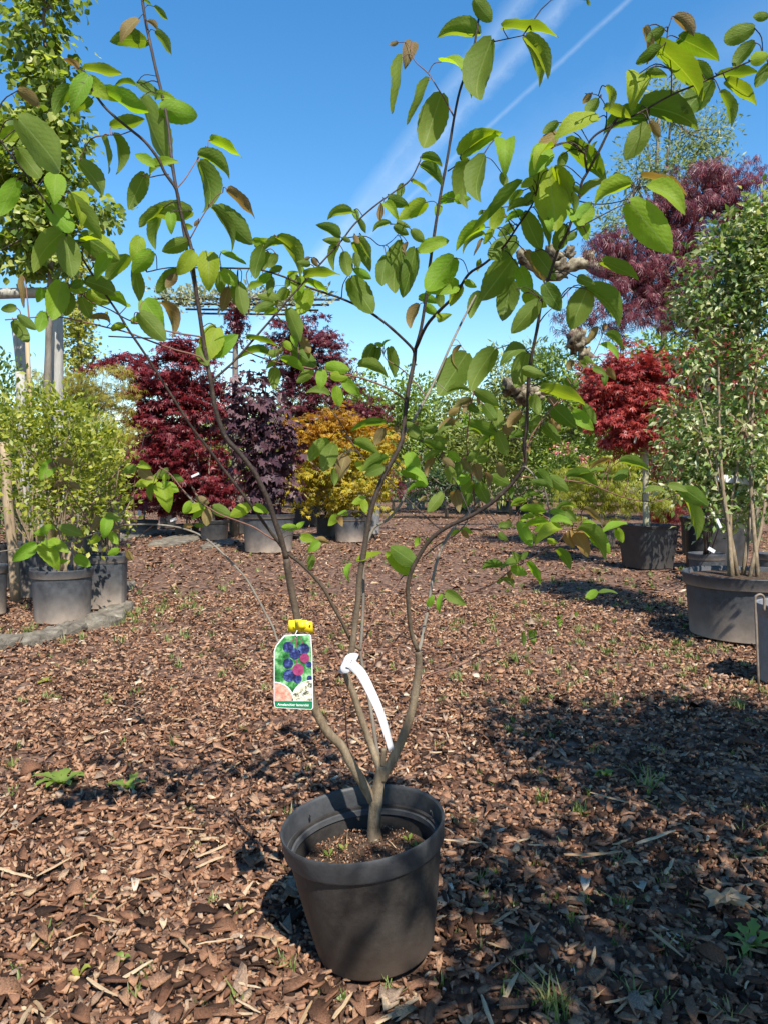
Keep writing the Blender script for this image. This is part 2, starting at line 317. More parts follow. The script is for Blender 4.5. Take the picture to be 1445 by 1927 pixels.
def chips(n, pos_fn, lmin, lmax, full, rng, thick=(.0025, .007), tilt=.33, asp=(1.5, 4.2)):
    """n irregular bark pieces, six-cornered, thin; returns verts, faces, counts"""
    p = pos_fn(n); n = len(p)
    L = lmin + (lmax - lmin) * rng.beta(.85, 3.4, n); W = L / rng.uniform(*asp, n)
    ang = rng.uniform(0, 2 * np.pi, n)
    th = np.linspace(0, 2 * np.pi, 7)[:6][None] + rng.uniform(-.3, .3, (n, 6))
    rr = rng.uniform(.58, 1.18, (n, 6))
    lx = np.cos(th) * rr * L[:, None] / 2; ly = np.sin(th) * rr * W[:, None] / 2
    bend = rng.uniform(-1.5, 3.5, n)[:, None] * (ly ** 2) / W[:, None] + rng.uniform(-1.2, 1.2, n)[:, None] * lx ** 2 / L[:, None] * .3
    t = rng.uniform(*thick, n)[:, None]
    tx, ty = rng.normal(0, tilt, (2, n))
    def place(lx, ly, lz):
        z = lz + lx * np.sin(tx)[:, None] + ly * np.sin(ty)[:, None]
        c, s = np.cos(ang)[:, None], np.sin(ang)[:, None]
        return np.stack([p[:, 0:1] + lx * c - ly * s, p[:, 1:2] + lx * s + ly * c, p[:, 2:3] + z], -1)
    top = place(lx, ly, bend + t)
    ctr = place(np.zeros((n, 1)), np.zeros((n, 1)), t * 1.25)
    if full:
        bot = place(lx * .96, ly * .94, bend)
        v = np.concatenate([ctr, top, bot], 1); f = []
        for i in range(6):
            j = (i + 1) % 6; f += [0, 1 + i, 1 + j]
        cnt = [3] * 6
        for i in range(6):
            j = (i + 1) % 6; f += [1 + i, 7 + i, 7 + j, 1 + j]
        cnt += [4] * 6; k = 13
    else:
        v = np.concatenate([ctr, top], 1); f = []
        for i in range(6): f += [0, 1 + i, 1 + (i + 1) % 6]
        cnt = [3] * 6; k = 7
    F_ = (np.arange(n)[:, None] * k + np.array(f)[None]).ravel()
    return v.reshape(-1, 3), F_, np.tile(cnt, n)
def field(y0, y1, margin=.25, zr=(0, .012)):
    def fn(n):
        u = R.uniform(0, 1, n * 2)
        y = y0 + (y1 - y0) * u
        w = .5 * y + margin
        keep = R.uniform(0, 1, n * 2) < w / w.max(); y = y[keep][:n]
        x = R.uniform(-1, 1, len(y)) * (.5 * y + margin)
        pot = ((x + .0145) ** 2 + (y - 1.4845) ** 2) > .113 ** 2
        # bare earthy patches
        e = np.sin(x * 7.3 + np.sin(y * 5.1) * 2) * np.sin(y * 6.4 + 1.7 * np.sin(x * 3.3))
        keep = pot & ((e < .72) | (R.uniform(0, 1, len(y)) < .45))
        x, y = x[keep], y[keep]
        return np.stack([x, y, ground_height(x, y) + R.uniform(*zr, len(x))], -1)
    return fn
parts = [chips(15000, field(1.15, 2.1, .3), .008, .078, True, R, tilt=.2), chips(21000, field(2.1, 3.6, .3), .010, .072, True, R, tilt=.27),
         chips(30000, field(3.6, 6.2, .4), .012, .08, True, R, tilt=.24), chips(46000, field(6.2, 14, 1.5), .022, .12, False, R, tilt=.2), chips(22000, field(14, 30, 3), .05, .16, False, R, tilt=.16),
         chips(14000, field(1.15, 2.6, .3, (0, .006)), .003, .016, False, R, (.001, .003), .4), chips(3000, field(-.6, 1.2, 2.2), .012, .06, False, R)]
def merge(parts):
    vs, fs, cs, k = [], [], [], 0
    for v, f, c in parts: vs.append(v); fs.append(f + k); cs.append(c); k += len(v)
    return np.concatenate(vs), np.concatenate(fs), np.concatenate(cs)
mv, mf, mc = merge(parts)
mulch = np_mesh('bark_mulch', mv, mf, mc, MATS['bark_chips'], ground)
tag(mulch, 'mass of small reddish brown bark chips covering the ground', None, None, 'stuff')
# the larger pieces one by one
chip_meshes = []
for i in range(14):
    v, f, c = chips(1, lambda n: np.zeros((1, 3)), .9999, 1.0, True, np.random.default_rng(300 + i), (.06, .13), .12, (1.7, 3.6))
    me = np_mesh('bark_chip', v, f, c, MATS['bark_chips_big']); chip_meshes.append(me.data); bpy.data.objects.remove(me)
sliver_meshes = []
for i in range(6):
    rg = np.random.default_rng(400 + i); m = MB()
    a = [(-.5 + .25 * k, .012 * rg.normal(), .008 * rg.normal()) for k in range(5)]
    wv = [.03, .045, .05, .04, .02]; vs = []
    for (x, y, z), w in zip(a, wv):
        w *= rg.uniform(.8, 1.3); vs += [(x, y - w, z), (x, y - w * .5, z + .03), (x, y + w * .6, z + .028), (x, y + w, z)]
    fs = []
    for k in range(4):
        for j in range(4): fs.append((k * 4 + j, k * 4 + (j + 1) % 4, k * 4 + 4 + (j + 1) % 4, k * 4 + 4 + j))
    fs += [(3, 2, 1, 0), (16, 17, 18, 19)]
    m.add(vs, fs); o = m.build('wood_sliver', MATS['wood_sliver'], None, False); sliver_meshes.append(o.data); bpy.data.objects.remove(o)
def scatter_piece(name, meshes, px, py, L, lift, tiltx=.16):
    p = G(px, py)
    if (p[0] + .0145) ** 2 + (p[1] - 1.4845) ** 2 < .15 ** 2: return
    o = bpy.data.objects.new(name, rnd.choice(meshes)); col.objects.link(o); o.parent = ground
    o.location = (p[0], p[1], float(ground_height(p[0], p[1])) + lift); o.scale = (L, L, L * rnd.uniform(.7, 1.1))
    o.rotation_euler = (rnd.gauss(0, tiltx), rnd.gauss(0, tiltx), rnd.uniform(0, 6.28))
for i in range(205):
    py = 1927 - 560 * rnd.random() ** 1.5
    scatter_piece('bark_chip', chip_meshes, rnd.uniform(0, 1445), py, rnd.uniform(.035, .078), rnd.uniform(.010, .016))
for i in range(80):
    py = 1927 - 620 * rnd.random() ** 1.3
    scatter_piece('wood_sliver', sliver_meshes, rnd.uniform(0, 1445), py, rnd.uniform(.04, .10), rnd.uniform(.014, .02), .1)
# the splinters that stand out
for (x0, y0, x1, y1) in ((165, 1855, 222, 1890), (370, 1790, 440, 1778), (70, 1660, 135, 1625), (925, 1927, 972, 1845), (1060, 1620, 1170, 1614), (1180, 1520, 1110, 1500), (1195, 1598, 1270, 1573), (1225, 1765, 1285, 1815), (835, 1590, 905, 1597)):
    a, b = G(x0, y0), G(x1, y1); c = (a + b) / 2; L = np.linalg.norm(b - a)
    o = bpy.data.objects.new('wood_sliver', rnd.choice(sliver_meshes)); col.objects.link(o); o.parent = ground
    o.location = (c[0], c[1], .014); o.scale = (L, L * .8, L * .5); o.rotation_euler = (0, 0, math.atan2(b[1] - a[1], b[0] - a[0]))
# ---------------------------------------------------------------- grass and weeds
def grass_mesh(tufts, name, mat, parent):
    vs, fs, k = [], [], 0
    for (x, y, h, n) in tufts:
        z = float(ground_height(x, y))
        for i in range(n):
            a = R.uniform(0, 2 * np.pi); lean = abs(R.normal(.55, .3)); hh = h * R.uniform(.5, 1.1); w = R.uniform(.0009, .0018) * (1 + .3 * y)
            bx, by = x + R.normal(0, h * .22), y + R.normal(0, h * .22)
            dx, dy = math.cos(a), math.sin(a); px_, py_ = -dy * w, dx * w
            for t, ww in ((0, 1), (.5, .85), (1, .08)):
                q = lean * hh * t ** 1.6; zz = z + hh * (t - .18 * lean * t * t)
                vs += [(bx + dx * q - px_ * ww, by + dy * q - py_ * ww, zz), (bx + dx * q + px_ * ww, by + dy * q + py_ * ww, zz)]
            fs += [k, k + 1, k + 3, k + 2, k + 2, k + 3, k + 5, k + 4]; k += 6
    return np_mesh(name, np.array(vs), np.array(fs), [4] * (len(fs) // 4), mat, parent)
tufts = []
for (px, py, h, n) in ((1040, 1915, .075, 34), (1015, 1500, .05, 26), (1090, 1525, .05, 30), (1212, 1478, .07, 16), (735, 1868, .035, 22), (545, 1812, .03, 12), (900, 1650, .03, 14), (1172, 1700, .04, 22), (1255, 1650, .035, 12),
                       (85, 1775, .03, 6), (275, 1822, .03, 16), (445, 1880, .035, 7), (255, 1865, .03, 7), (400, 1690, .025, 22), (370, 1590, .022, 18), (60, 1190, .05, 30), (20, 1445, .04, 26), (860, 1278, .06, 20), (690, 1480, .03, 14), (610, 1340, .035, 30),
                       (460, 1375, .03, 22), (855, 1275, .05, 18), (1300, 1260, .05, 34), (1385, 1330, .06, 30), (1400, 1770, .03, 10), (1310, 1640, .03, 16), (960, 1370, .03, 20), (1120, 1455, .03, 12), (590, 1385, .02, 16), (325, 1420, .02, 12)):
    p = G(px, py); tufts.append((p[0], p[1], h, n))
for i in range(520):
    py = 985 + 340 * rnd.random() ** 1.4; px = rnd.uniform(-20, 1465); p = G(px, py)
    m = .5 + .5 * math.sin(p[0] * 2.1 + 1) * math.sin(p[1] * 1.7 + .4)
    if rnd.random() < m + .15: tufts.append((p[0], p[1], rnd.uniform(.018, .048), rnd.randint(6, 20)))
for (cx_, cy_, sx_, sy_, k_) in ((330, 1138, 60, 14, 34), (250, 1160, 50, 12, 22), (360, 1205, 60, 16, 12), (540, 1262, 50, 20, 8), (40, 1200, 60, 14, 14), (880, 1060, 120, 40, 22), (1000, 1180, 90, 50, 26), (1180, 1090, 60, 12, 16), (1330, 1220, 80, 10, 26), (560, 1075, 120, 30, 16)):
    for _ in range(k_):
        p = G(rnd.gauss(cx_, sx_), max(990, rnd.gauss(cy_, sy_))); tufts.append((p[0], p[1], rnd.uniform(.03, .065), rnd.randint(8, 18)))
for i in range(90):
    px, py = rnd.uniform(900, 1445), rnd.uniform(1060, 1330); p = G(px, py); tufts.append((p[0], p[1], rnd.uniform(.02, .05), rnd.randint(8, 22)))
for i in range(150):
    px, py = rnd.uniform(0, 1445) if i % 2 else rnd.uniform(800, 1445), rnd.uniform(1350, 1920); p = G(px, py)
    if (p[0] + .0145) ** 2 + (p[1] - 1.4845) ** 2 > .15 ** 2: tufts.append((p[0], p[1], rnd.uniform(.014, .04), rnd.randint(4, 13)))
g_ = grass_mesh(tufts, 'grass', MATS['grass_blade'], None); tag(g_, 'thin scattered grass tufts growing through the bark mulch', 'grass', None, 'stuff')
def weed(px, py, n, L, w, label, mat='fol_hedge', lift=.35, group='small weeds in the mulch', lobed=False):
    p = G(px, py); base = np.array([p[0], p[1], float(ground_height(p[0], p[1])) + .008])
    t = thing('weed_plant', base, label, 'weed', group)
    for i in range(n):
        a = 2 * math.pi * i / n + rnd.uniform(-.4, .4); l = L * rnd.uniform(.7, 1.1); d = np.array([math.cos(a), math.sin(a), 0]); s = np.array([-d[1], d[0], 0])
        m = MB(); vs = []; K = 7 if lobed else 5
        for k in range(K):
            u = k / (K - 1); hw = w * math.sin(math.pi * min(.97, u * .85 + .1)) * (1 if not lobed else (1.35 if k % 2 else .55)); c = base + d * l * u + np.array([0, 0, l * lift * math.sin(u * 2.2)])
            vs += [c - s * hw + [0, 0, hw * .35], c, c + s * hw + [0, 0, hw * .35]]
        fs = []
        for k in range(K - 1):
            for j in range(2): fs.append((k * 3 + j, k * 3 + j + 1, k * 3 + j + 4, k * 3 + j + 3))
        m.add(vs, fs); m.build('leaf', MATS[mat], t)
weed(118, 1477, 8, .085, .014, 'dandelion rosette with long toothed leaves lying on sunny mulch', lobed=True)
weed(240, 1482, 5, .07, .012, 'small dandelion with toothed leaves and a pale straw beside it', lobed=True)
weed(1415, 1775, 6, .07, .010, 'ferny green weed growing beside the dry maple leaf', lobed=True)
weed(85, 1278, 3, .06, .016, 'flat yellow-green leaf lying alone on the sunlit mulch', 'fol_column', .05)
weed(148, 1838, 2, .022, .008, 'tiny two-leaved yellow seedling sprouting among the bark chips', 'fol_column', .8)
weed(1140, 1460, 5, .028, .010, 'small round-leaved seedling at the edge of the shade', lift=.6)
weed(230, 1808, 3, .02, .007, 'tiny grey-green seedling under bark pieces in full sun', lift=.7)
weed(1425, 1610, 4, .03, .011, 'small dark weed with rounded leaves in deep shade', 'fol_dark', .5)
def maple_leaf(px, py, size):
    p = G(px, py); base = np.array([p[0], p[1], .028])
    o = thing('dry_maple_leaf', base, 'curled tan dry maple leaf lying on shaded bark mulch', 'leaf')
    m = MB(); pts = []
    for k in range(21):
        a = -math.pi + 2 * math.pi * k / 21 + .4; lob = (1.0 if k % 4 == 1 else .62 if k % 2 == 0 else .74)
        r = size * lob * rnd.uniform(.9, 1.1); pts.append(base + [r * math.cos(a), r * math.sin(a) * .8, .010 * math.sin(3 * a) + .004 * rnd.gauss(0, 1)])
    mid = [base + (q - base) * .5 + [0, 0, .006 * rnd.gauss(0, 1)] for q in pts]
    vs = [base] + mid + pts; fs = []
    for k in range(21):
        j = (k + 1) % 21; fs += [(0, 1 + k, 1 + j), (1 + k, 22 + k, 22 + j, 1 + j)]
    m.add(vs, fs); m.build('leaf_blade', MATS['leaf_dry'], o, False)
    m = MB(); m.tube([base, base + [.03, -.02, .004], base + [.055, -.05, -.004]], .0012, 5); m.build('leaf_stalk', MATS['leaf_dry'], o)
maple_leaf(1362, 1712, .062)
# ---------------------------------------------------------------- kerb stones
def stone(x0, x1, y0, y1, label, group):
    a, b = G((x0 + x1) / 2, y1), G((x0 + x1) / 2, y0); cy = (a[1] + b[1]) / 2
    hx = (x1 - x0) / 2 * cy / F * .8; hy = max((b[1] - a[1]) / 2 * .85, hx * .35); c = np.array([a[0] * cy / a[1], cy, 0.0]); h = rnd.uniform(.028, .05)
    m = MB(); N, K = 18, 4; vs = []
    rs = [1 + .2 * rnd.gauss(0, 1) for _ in range(N)]
    for k in range(K):
        t = k / (K - 1); s = (1, .98, .88, .5)[k]; z = (-.04, h * .5, h * .9, h)[k]
        for i in range(N):
            w = 2 * math.pi * i / N; ce, se = math.cos(w), math.sin(w); q = (abs(ce) ** 3 + abs(se) ** 3) ** (-1 / 3)
            vs.append(c + [hx * q * ce * s * rs[i] ** .5, hy * q * se * s * rs[i] ** .5, z + (0 if k == 0 else .008 * rnd.gauss(0, 1))])
    vs.append(c + [0, 0, h * 1.05]); fs = []
    for k in range(K - 1):
        for i in range(N): fs.append((k * N + i, k * N + (i + 1) % N, (k + 1) * N + (i + 1) % N, (k + 1) * N + i))
    for i in range(N): fs.append(((K - 1) * N + i, (K - 1) * N + (i + 1) % N, K * N))
    m.add(vs, fs); o = m.build('kerb_stone', MATS['stone'], None, False); tag(o, label, 'stone', group)
KG = 'rough stones edging the pot bed'
for s in ((-40, 50, 1198, 1226, 'rough grey kerb stone at the start of the edging'), (48, 120, 1188, 1216, 'flat grey kerb stone in front of the scuffed round pot'), (104, 168, 1172, 1200, 'lichen-pale kerb stone touching the scuffed round pot'),
          (152, 236, 1156, 1184, 'long brownish kerb stone beside the scuffed round pot'), (196, 252, 1138, 1160, 'grey kerb stone under the pot with leaf shadows'), (226, 254, 1098, 1114, 'small stone behind the pot with leaf shadows')): stone(*s[:4], s[4], KG)
for s in ((228, 292, 1001, 1018, 'pale kerb stone below the small crimson maple'), (292, 388, 1006, 1030, 'broad pale kerb stone below the crimson maple pots'), (386, 446, 1016, 1034, 'low kerb stone beside the large purple maple pot'), (560, 622, 1005, 1022, 'flat kerb stone between the purple and golden maple pots')): stone(*s[:4], s[4], 'pale stones edging the maple bed')
# ---------------------------------------------------------------- pots
def lathe(m, base, axis, prof, seg=40, sq=0, rz=0.0):
    a = np.array(axis, float); a /= np.linalg.norm(a); e1 = np.cross([0, 1, 0], a); e1 /= np.linalg.norm(e1); e2 = np.cross(a, e1); vs = []
    for (r, z) in prof:
        for i in range(seg):
            w = 2 * math.pi * i / seg; c, s = math.cos(w), math.sin(w)
            q = 1 if not sq else (abs(c) ** sq + abs(s) ** sq) ** (-1 / sq)
            c, s = c * math.cos(rz) - s * math.sin(rz), c * math.sin(rz) + s * math.cos(rz)
            vs.append(np.array(base) + a * z + r * q * (c * e1 + s * e2))
    fs = [(k * seg + i, k * seg + (i + 1) % seg, (k + 1) * seg + (i + 1) % seg, (k + 1) * seg + i) for k in range(len(prof) - 1) for i in range(seg)]
    m.add(vs, fs)
def disc(m, base, axis, r, z, seg=40, sq=0, dome=0.0, rz=0.0, rough=0.0):
    k0 = len(m.v); lathe(m, base, axis, [(r, z), (r * .66, z + dome * .7), (r * .33, z + dome)], seg, sq, rz)
    a = np.array(axis, float); a /= np.linalg.norm(a); m.v.append(tuple(np.array(base) + a * (z + dome * 1.05)))
    k = len(m.v) - 1; m.f += [(k0 + 2 * seg + i, k0 + 2 * seg + (i + 1) % seg, k) for i in range(seg)]
def pot(t, base, Rt, h, mat='pot_black', rb=None, axis=(0, 0, 1), rim=.055, sq=0, fill=.86, seg=40, rz=0.0, rmat=None, foot=True, taper=0):
    rb = rb or Rt * taper or Rt * .88; rw = .04 * Rt; body = MB(); zr = h - rim; ri = Rt - rw - .004
    rbt = rb + (Rt * .955 - rb)
    lathe(body, base, axis, [(rb * .3, .004), (rb * .93, .004), (rb, .012), (rb + (rbt - rb) * .5, zr * .5), (rbt, zr + .004), (rbt - .006, zr + .003), (rbt - .010, h * .6), (rb * .93, .02), (rb * .2, .02)], seg, sq, rz)
    body.f.append(tuple(reversed(range(seg))))
    po = body.build('pot', MATS[mat], t); po.data.set_sharp_from_angle(angle=math.radians(32))
    rm = MB(); g = .0035
    lathe(rm, base, axis, [(rbt + .001, zr), (Rt - g, zr - .001), (Rt, zr + g), (Rt + rw * .35, h - .010), (Rt + rw * .55, h - .004), (Rt + rw * .3, h), (Rt - rw * .1, h - .001), (Rt - rw * .5, h - .006), (Rt - rw * .6, zr + .002), (rbt - .010, zr - .004), (rbt - .011, zr - .014)], seg, sq, rz)
    rm.build('rim', MATS[rmat or mat], po).data.set_sharp_from_angle(angle=math.radians(50))
    so = MB(); disc(so, base, axis, rb + (rbt - rb) * fill - .009, h * fill, seg, sq, .006, rz); so.build('soil', MATS['soil'], t)
    return po
def pot_px(l, r, top, bot):
    Yf = ground_y(bot); Rr = .2
    for _ in range(8):
        Yc = Yf + Rr * .78; Rr = (r - l) / 2 * Yc / F / 1.02
    h = H - (top - 905) * Yc / F
    return np.array([((l + r) / 2 - CX) * Yc / F, Yc, -.005]), Rr, h
# ---------------------------------------------------------------- foliage
def tmpl_simple(w=.25, fold=.10, curl=-.10):
    return np.array([(0, 0, 0), (-w, .45, fold), (w, .45, fold), (0, 1, curl), (0, .5, 0.02)]), [(0, 4, 1), (1, 4, 3), (0, 2, 4), (2, 3, 4)]
def tmpl_round(w=.42):
    return np.array([(0, 0, 0), (-w * .8, .25, .08), (w * .8, .25, .08), (-w, .55, .10), (w, .55, .10), (0, 1, -.1), (0, .5, 0)]), [(0, 6, 1), (1, 6, 3), (3, 6, 5), (0, 2, 6), (2, 4, 6), (4, 5, 6)]
def tmpl_palm(n=5, w=.10, spread=1.9, droop=.22):
    vs, fs = [(0, 0, 0)], []
    for i in range(n):
        a = -spread / 1 + 2 * spread * i / (n - 1); L = 1 - .35 * abs(a / spread); s, c = math.sin(a * .75), math.cos(a * .75); k = len(vs)
        vs += [(s * L * .45 - c * w, c * L * .45 + s * w, .03), (s * L * .45 + c * w, c * L * .45 - s * w, .03), (s * L, c * L, -droop)]
        fs += [(0, k + 1, k + 2, k)]
    return np.array(vs, float), fs
T_LEAF, T_NARROW, T_ROUND = tmpl_simple(), tmpl_simple(.15, .05), tmpl_round()
T_MAPLE, T_LACE, T_BROADMAPLE = tmpl_palm(5, .115), tmpl_palm(5, .045, 1.3, .5), tmpl_palm(5, .2, 1.9, .15)
def unit(a): return a / (np.linalg.norm(a, axis=-1, keepdims=True) + 1e-9)
def leaves(name, tmpl, pos, D, N, S, mat, parent):
    tv, tf = tmpl; D = unit(D); X = unit(np.cross(D, N)); N = np.cross(X, D); n = len(pos)
    v = pos[:, None] + S[:, None, None] * (tv[None, :, 0:1] * X[:, None] + tv[None, :, 1:2] * D[:, None] + tv[None, :, 2:3] * N[:, None])
    flat = np.concatenate([np.array(f) for f in tf]); cnt = [len(f) for f in tf]
    Fi = (np.arange(n)[:, None] * len(tv) + flat[None]).ravel()
    o = np_mesh(name, v, Fi, np.tile(cnt, n), mat, parent); o['kind'] = 'stuff'; return o
def crown_pts(blobs, n, per, sig, flat=.6, shell=2.4):
    """leaf clusters through the volume of ellipsoids: positions, outward vectors, cluster centres"""
    vol = np.array([b[1][0] * b[1][1] * b[1][2] for b in blobs]) ** .8; vol /= vol.sum()
    nc = max(3, n // per); which = R.choice(len(blobs), nc, p=vol)
    C = np.array([b[0] for b in blobs])[which]; Rd = np.array([b[1] for b in blobs])[which]
    d = unit(R.normal(size=(nc, 3))); rr = R.uniform(0, 1, nc) ** (1 / shell)
    bump = 1 + .16 * np.sin(d[:, 0] * 5 + which) + .12 * np.sin(d[:, 2] * 7 + d[:, 1] * 4 + which * 2)
    cc = C + d * Rd * (rr * bump)[:, None]; k = R.integers(0, nc, n)
    sg = np.array([sig, sig, sig * flat])
    p = cc[k] + R.normal(size=(n, 3)) * sg
    out = unit(p - C[k] + R.normal(size=(n, 3)) * .01)
    return p, out, cc
def crown(t, blobs, n, tmpl, size, mat, per=18, sig=.07, flat=.6, droop=.35, jitter=.5, up=.8, shell=2.4, wood=None, start=None, nb=26, r0=.012, ob='crown'):
    p, out, cc = crown_pts(blobs, n, per, sig, flat, shell)
    D = out * np.array([1, 1, .6]) + np.array([0, 0, -droop]) + R.normal(size=p.shape) * jitter
    N = np.array([0, 0, up]) + out * .5 + R.normal(size=p.shape) * .45
    S = size * R.uniform(.6, 1.2, len(p)); lo = t['floor'] if 'floor' in t else .03
    keep = p[:, 2] > lo
    o = leaves(ob, tmpl, p[keep], D[keep], N[keep], S[keep], MATS[mat], t)
    if wood:
        m = MB()
        st = [np.array(s, float) for s in start]
        for c in cc[R.choice(len(cc), min(nb, len(cc)), False)]:
            s = st[int(np.argmin([np.linalg.norm(c - q) + rnd.random() * .3 for q in st]))]; L = np.linalg.norm(c - s)
            mid = s + (c - s) * .5 + np.array([0, 0, .12 * L]) + R.normal(size=3) * .05 * L
            m.tube(catmull([s, mid, c], 3), np.linspace(r0, r0 * .25, 7), 5, False)
        b = m.build('branches', MATS[wood], t); b['kind'] = 'stuff'
    return o
def blob(px, py, rx, ry, Y, ryd=None):
    c = P(px, py, Y); k = Y / F
    return (c, (rx * k, ryd if ryd is not None else rx * k * .8, ry * k))
def trunk(t, pts, r0, r1, mat='bark_grey', name='trunk', n=9):
    m = MB(); q = catmull(pts, 4); m.tube(q, [(r0 + (r1 - r0) * i / (len(q) - 1)) * (1 + .06 * math.sin(i * 2.3)) for i in range(len(q))], n); return m.build(name, MATS[mat], t)
def potted(name, label, cat, box, mat='pot_black', group=None, **kw):
    b, Rr, h = pot_px(*box); t = thing(name, b, label, cat, group); pot(t, b, Rr, h, mat, **kw); t['floor'] = float(h * .9)
    return t, b, Rr, h
# ---- the pot bed beside the path: pear tree on its frame
bp = np.array([-3.02, 7.0, 0.0]); t = thing('pear_tree', bp, 'tall slender pear tree with glossy round leaves tied to white posts', 'tree'); t['floor'] = 2.3
pot(t, bp, .27, .45, 'pot_black', fill=.9)
trunk(t, [bp + [0, 0, .38], P(90, 800, 7), P(93, 620, 7), P(96, 450, 7), P(88, 200, 7), P(82, -60, 7)], .042, .012)
crown(t, [blob(80, 60, 58, 110, 7), blob(95, 190, 68, 100, 7), blob(60, 330, 100, 110, 7), blob(85, 440, 90, 80, 7), blob(10, 470, 50, 60, 7), blob(185, 395, 42, 26, 7), blob(40, 240, 62, 90, 7), blob(95, -40, 50, 60, 7)], 5600, T_ROUND, .082, 'fol_pear', 22, .085, .8, .55, .55, .7, 2.2, 'bark_grey', [P(92, 560, 7), P(95, 430, 7), P(92, 300, 7), P(88, 150, 7), P(84, 20, 7)], 46, .012)
def post(name, a, b, w, mat, label, cat, group=None, square=False):
    m = MB(); a, b = np.array(a, float), np.array(b, float)
    q = [a + (b - a) * k / 6 + (R.normal(size=3) * .004 if 0 < k < 6 else 0) for k in range(7)]
    m.tube(q, w / 2, 4 if square else 10); o = m.build(name, MATS[mat], None, not square)
    return tag(o, label, cat, group)
def gz(p): return np.array([p[0], p[1], -.02])
a = P(33, 612, 7.6); post('support_post', gz(a + [.22, 0, 0]), a, .105, 'post_white', 'leaning weathered white post nearer the open frame end', 'post', 'white tree support posts')
a = P(106, 560, 7.25); post('support_post', gz(a), a, .11, 'post_white', 'upright weathered white post beside the pear trunk', 'post', 'white tree support posts')
a = P(-120, 553, 7.1); b = P(112, 552, 7.1); post('support_rail', a, b, .095, 'post_white', 'horizontal weathered wooden rail across the top of the posts', 'rail')
a = P(52, 640, 6.3); post('bamboo_cane', gz(P(80, 1100, 6.3)), a, .035, 'bamboo', 'straight tan bamboo cane leaning beside the pear trunk', 'cane')
a = P(8, 832, 5.9); b = P(29, 1040, 5.9); post('tree_stake', gz(b), a, .075, 'post_wood', 'thick split wooden stake with a black tie', 'stake')
a = P(45, 905, 6.2); post('support_post', gz(P(57, 1090, 6.2)), P(38, 700, 6.2), .07, 'post_white', 'thin peeling white post behind the privet shrub', 'post', 'white tree support posts')
# privet shrubs
def shrub_stems(t, b, top, n, r, spread, targets, mat='bark', n_side=3):
    m = None
    for i in range(n):
        s = b + np.array([rnd.gauss(0, .03), rnd.gauss(0, .03), top - .01]); e = targets[i % len(targets)] + R.normal(size=3) * spread
        mid = s + (e - s) * .45 + np.array([(e - s)[0] * -.1, 0, .05]); q = catmull([s, mid, e], 4)
        m = MB(); m.tube(q, np.linspace(r, r * .3, len(q)), 6); m.build('stem', MATS[mat], t)
t, b, Rr, h = potted('privet_shrub', 'yellow-green leafy shrub in scuffed grey round pot', 'shrub', (58, 172, 1068, 1176), 'pot_grey', 'leafy shrubs beside the path', fill=.88)
shrub_stems(t, b, h * .88, 9, .011, .12, [P(60, 860, 5.1), P(110, 800, 5.1), P(170, 850, 5.2), P(140, 920, 5.0)])
crown(t, [blob(70, 880, 70, 130, 5.1, .3), blob(140, 900, 80, 120, 5.1, .3), blob(40, 780, 60, 80, 5.1, .28), blob(120, 800, 60, 70, 5.1, .25), blob(190, 830, 40, 50, 5.2, .2)], 3400, T_LEAF, .052, 'fol_privet', 11, .05, 1.3, -.35, .5, .5, 2.2, 'bark', [b + [0, 0, h], P(110, 930, 5.1)], 40, .006)
t, b, Rr, h = potted('privet_shrub', 'yellow-green leafy shrub in grey pot marked by leaf shadows', 'shrub', (163, 238, 1042, 1147), 'pot_grey', 'leafy shrubs beside the path', sq=5, fill=.9, rz=.2)
shrub_stems(t, b, h * .88, 7, .009, .12, [P(190, 880, 5.7), P(150, 840, 5.7), P(225, 900, 5.7)])
crown(t, [blob(195, 900, 55, 100, 5.7, .3), blob(150, 850, 55, 80, 5.8, .3), blob(225, 960, 25, 50, 5.7, .2)], 1900, T_LEAF, .052, 'fol_privet', 11, .05, 1.3, -.35, .5, .5, 2.2, 'bark', [b + [0, 0, h]], 26, .006)
t, b, Rr, h = potted('privet_shrub', 'greener leafy shrub in mossy grey pot behind the scuffed pot', 'shrub', (26, 84, 1018, 1126), 'pot_grey', 'leafy shrubs beside the path', fill=.9)
shrub_stems(t, b, h * .88, 6, .010, .15, [P(30, 850, 6.3), P(70, 800, 6.3)])
crown(t, [blob(30, 800, 60, 110, 6.4, .3), blob(20, 900, 60, 100, 6.4, .3)], 1700, T_LEAF, .055, 'fol_privet2', 11, .055, 1.2, -.3, .5, .5, 2.2, 'bark', [b + [0, 0, h]], 20, .006)
t, b, Rr, h = potted('privet_shrub', 'green shrub in dark pot beside the wooden stake', 'shrub', (-32, 24, 1022, 1112), 'pot_black', 'leafy shrubs beside the path', fill=.9)
shrub_stems(t, b, h * .88, 5, .010, .15, [P(-10, 850, 6.6), P(10, 780, 6.6)])
crown(t, [blob(-15, 780, 55, 110, 6.7, .3)], 1100, T_LEAF, .055, 'fol_privet2', 11, .055, 1.2, -.3, .5, .5, 2.2, 'bark', [b + [0, 0, h]], 14, .006)
b_, R_, h_ = pot_px(-58, 10, 1062, 1160); t = thing('empty_pot', b_, 'brownish pot standing alone by the first kerb stone', 'pot'); pot(t, b_, R_, h_, 'pot_grey', fill=.7)
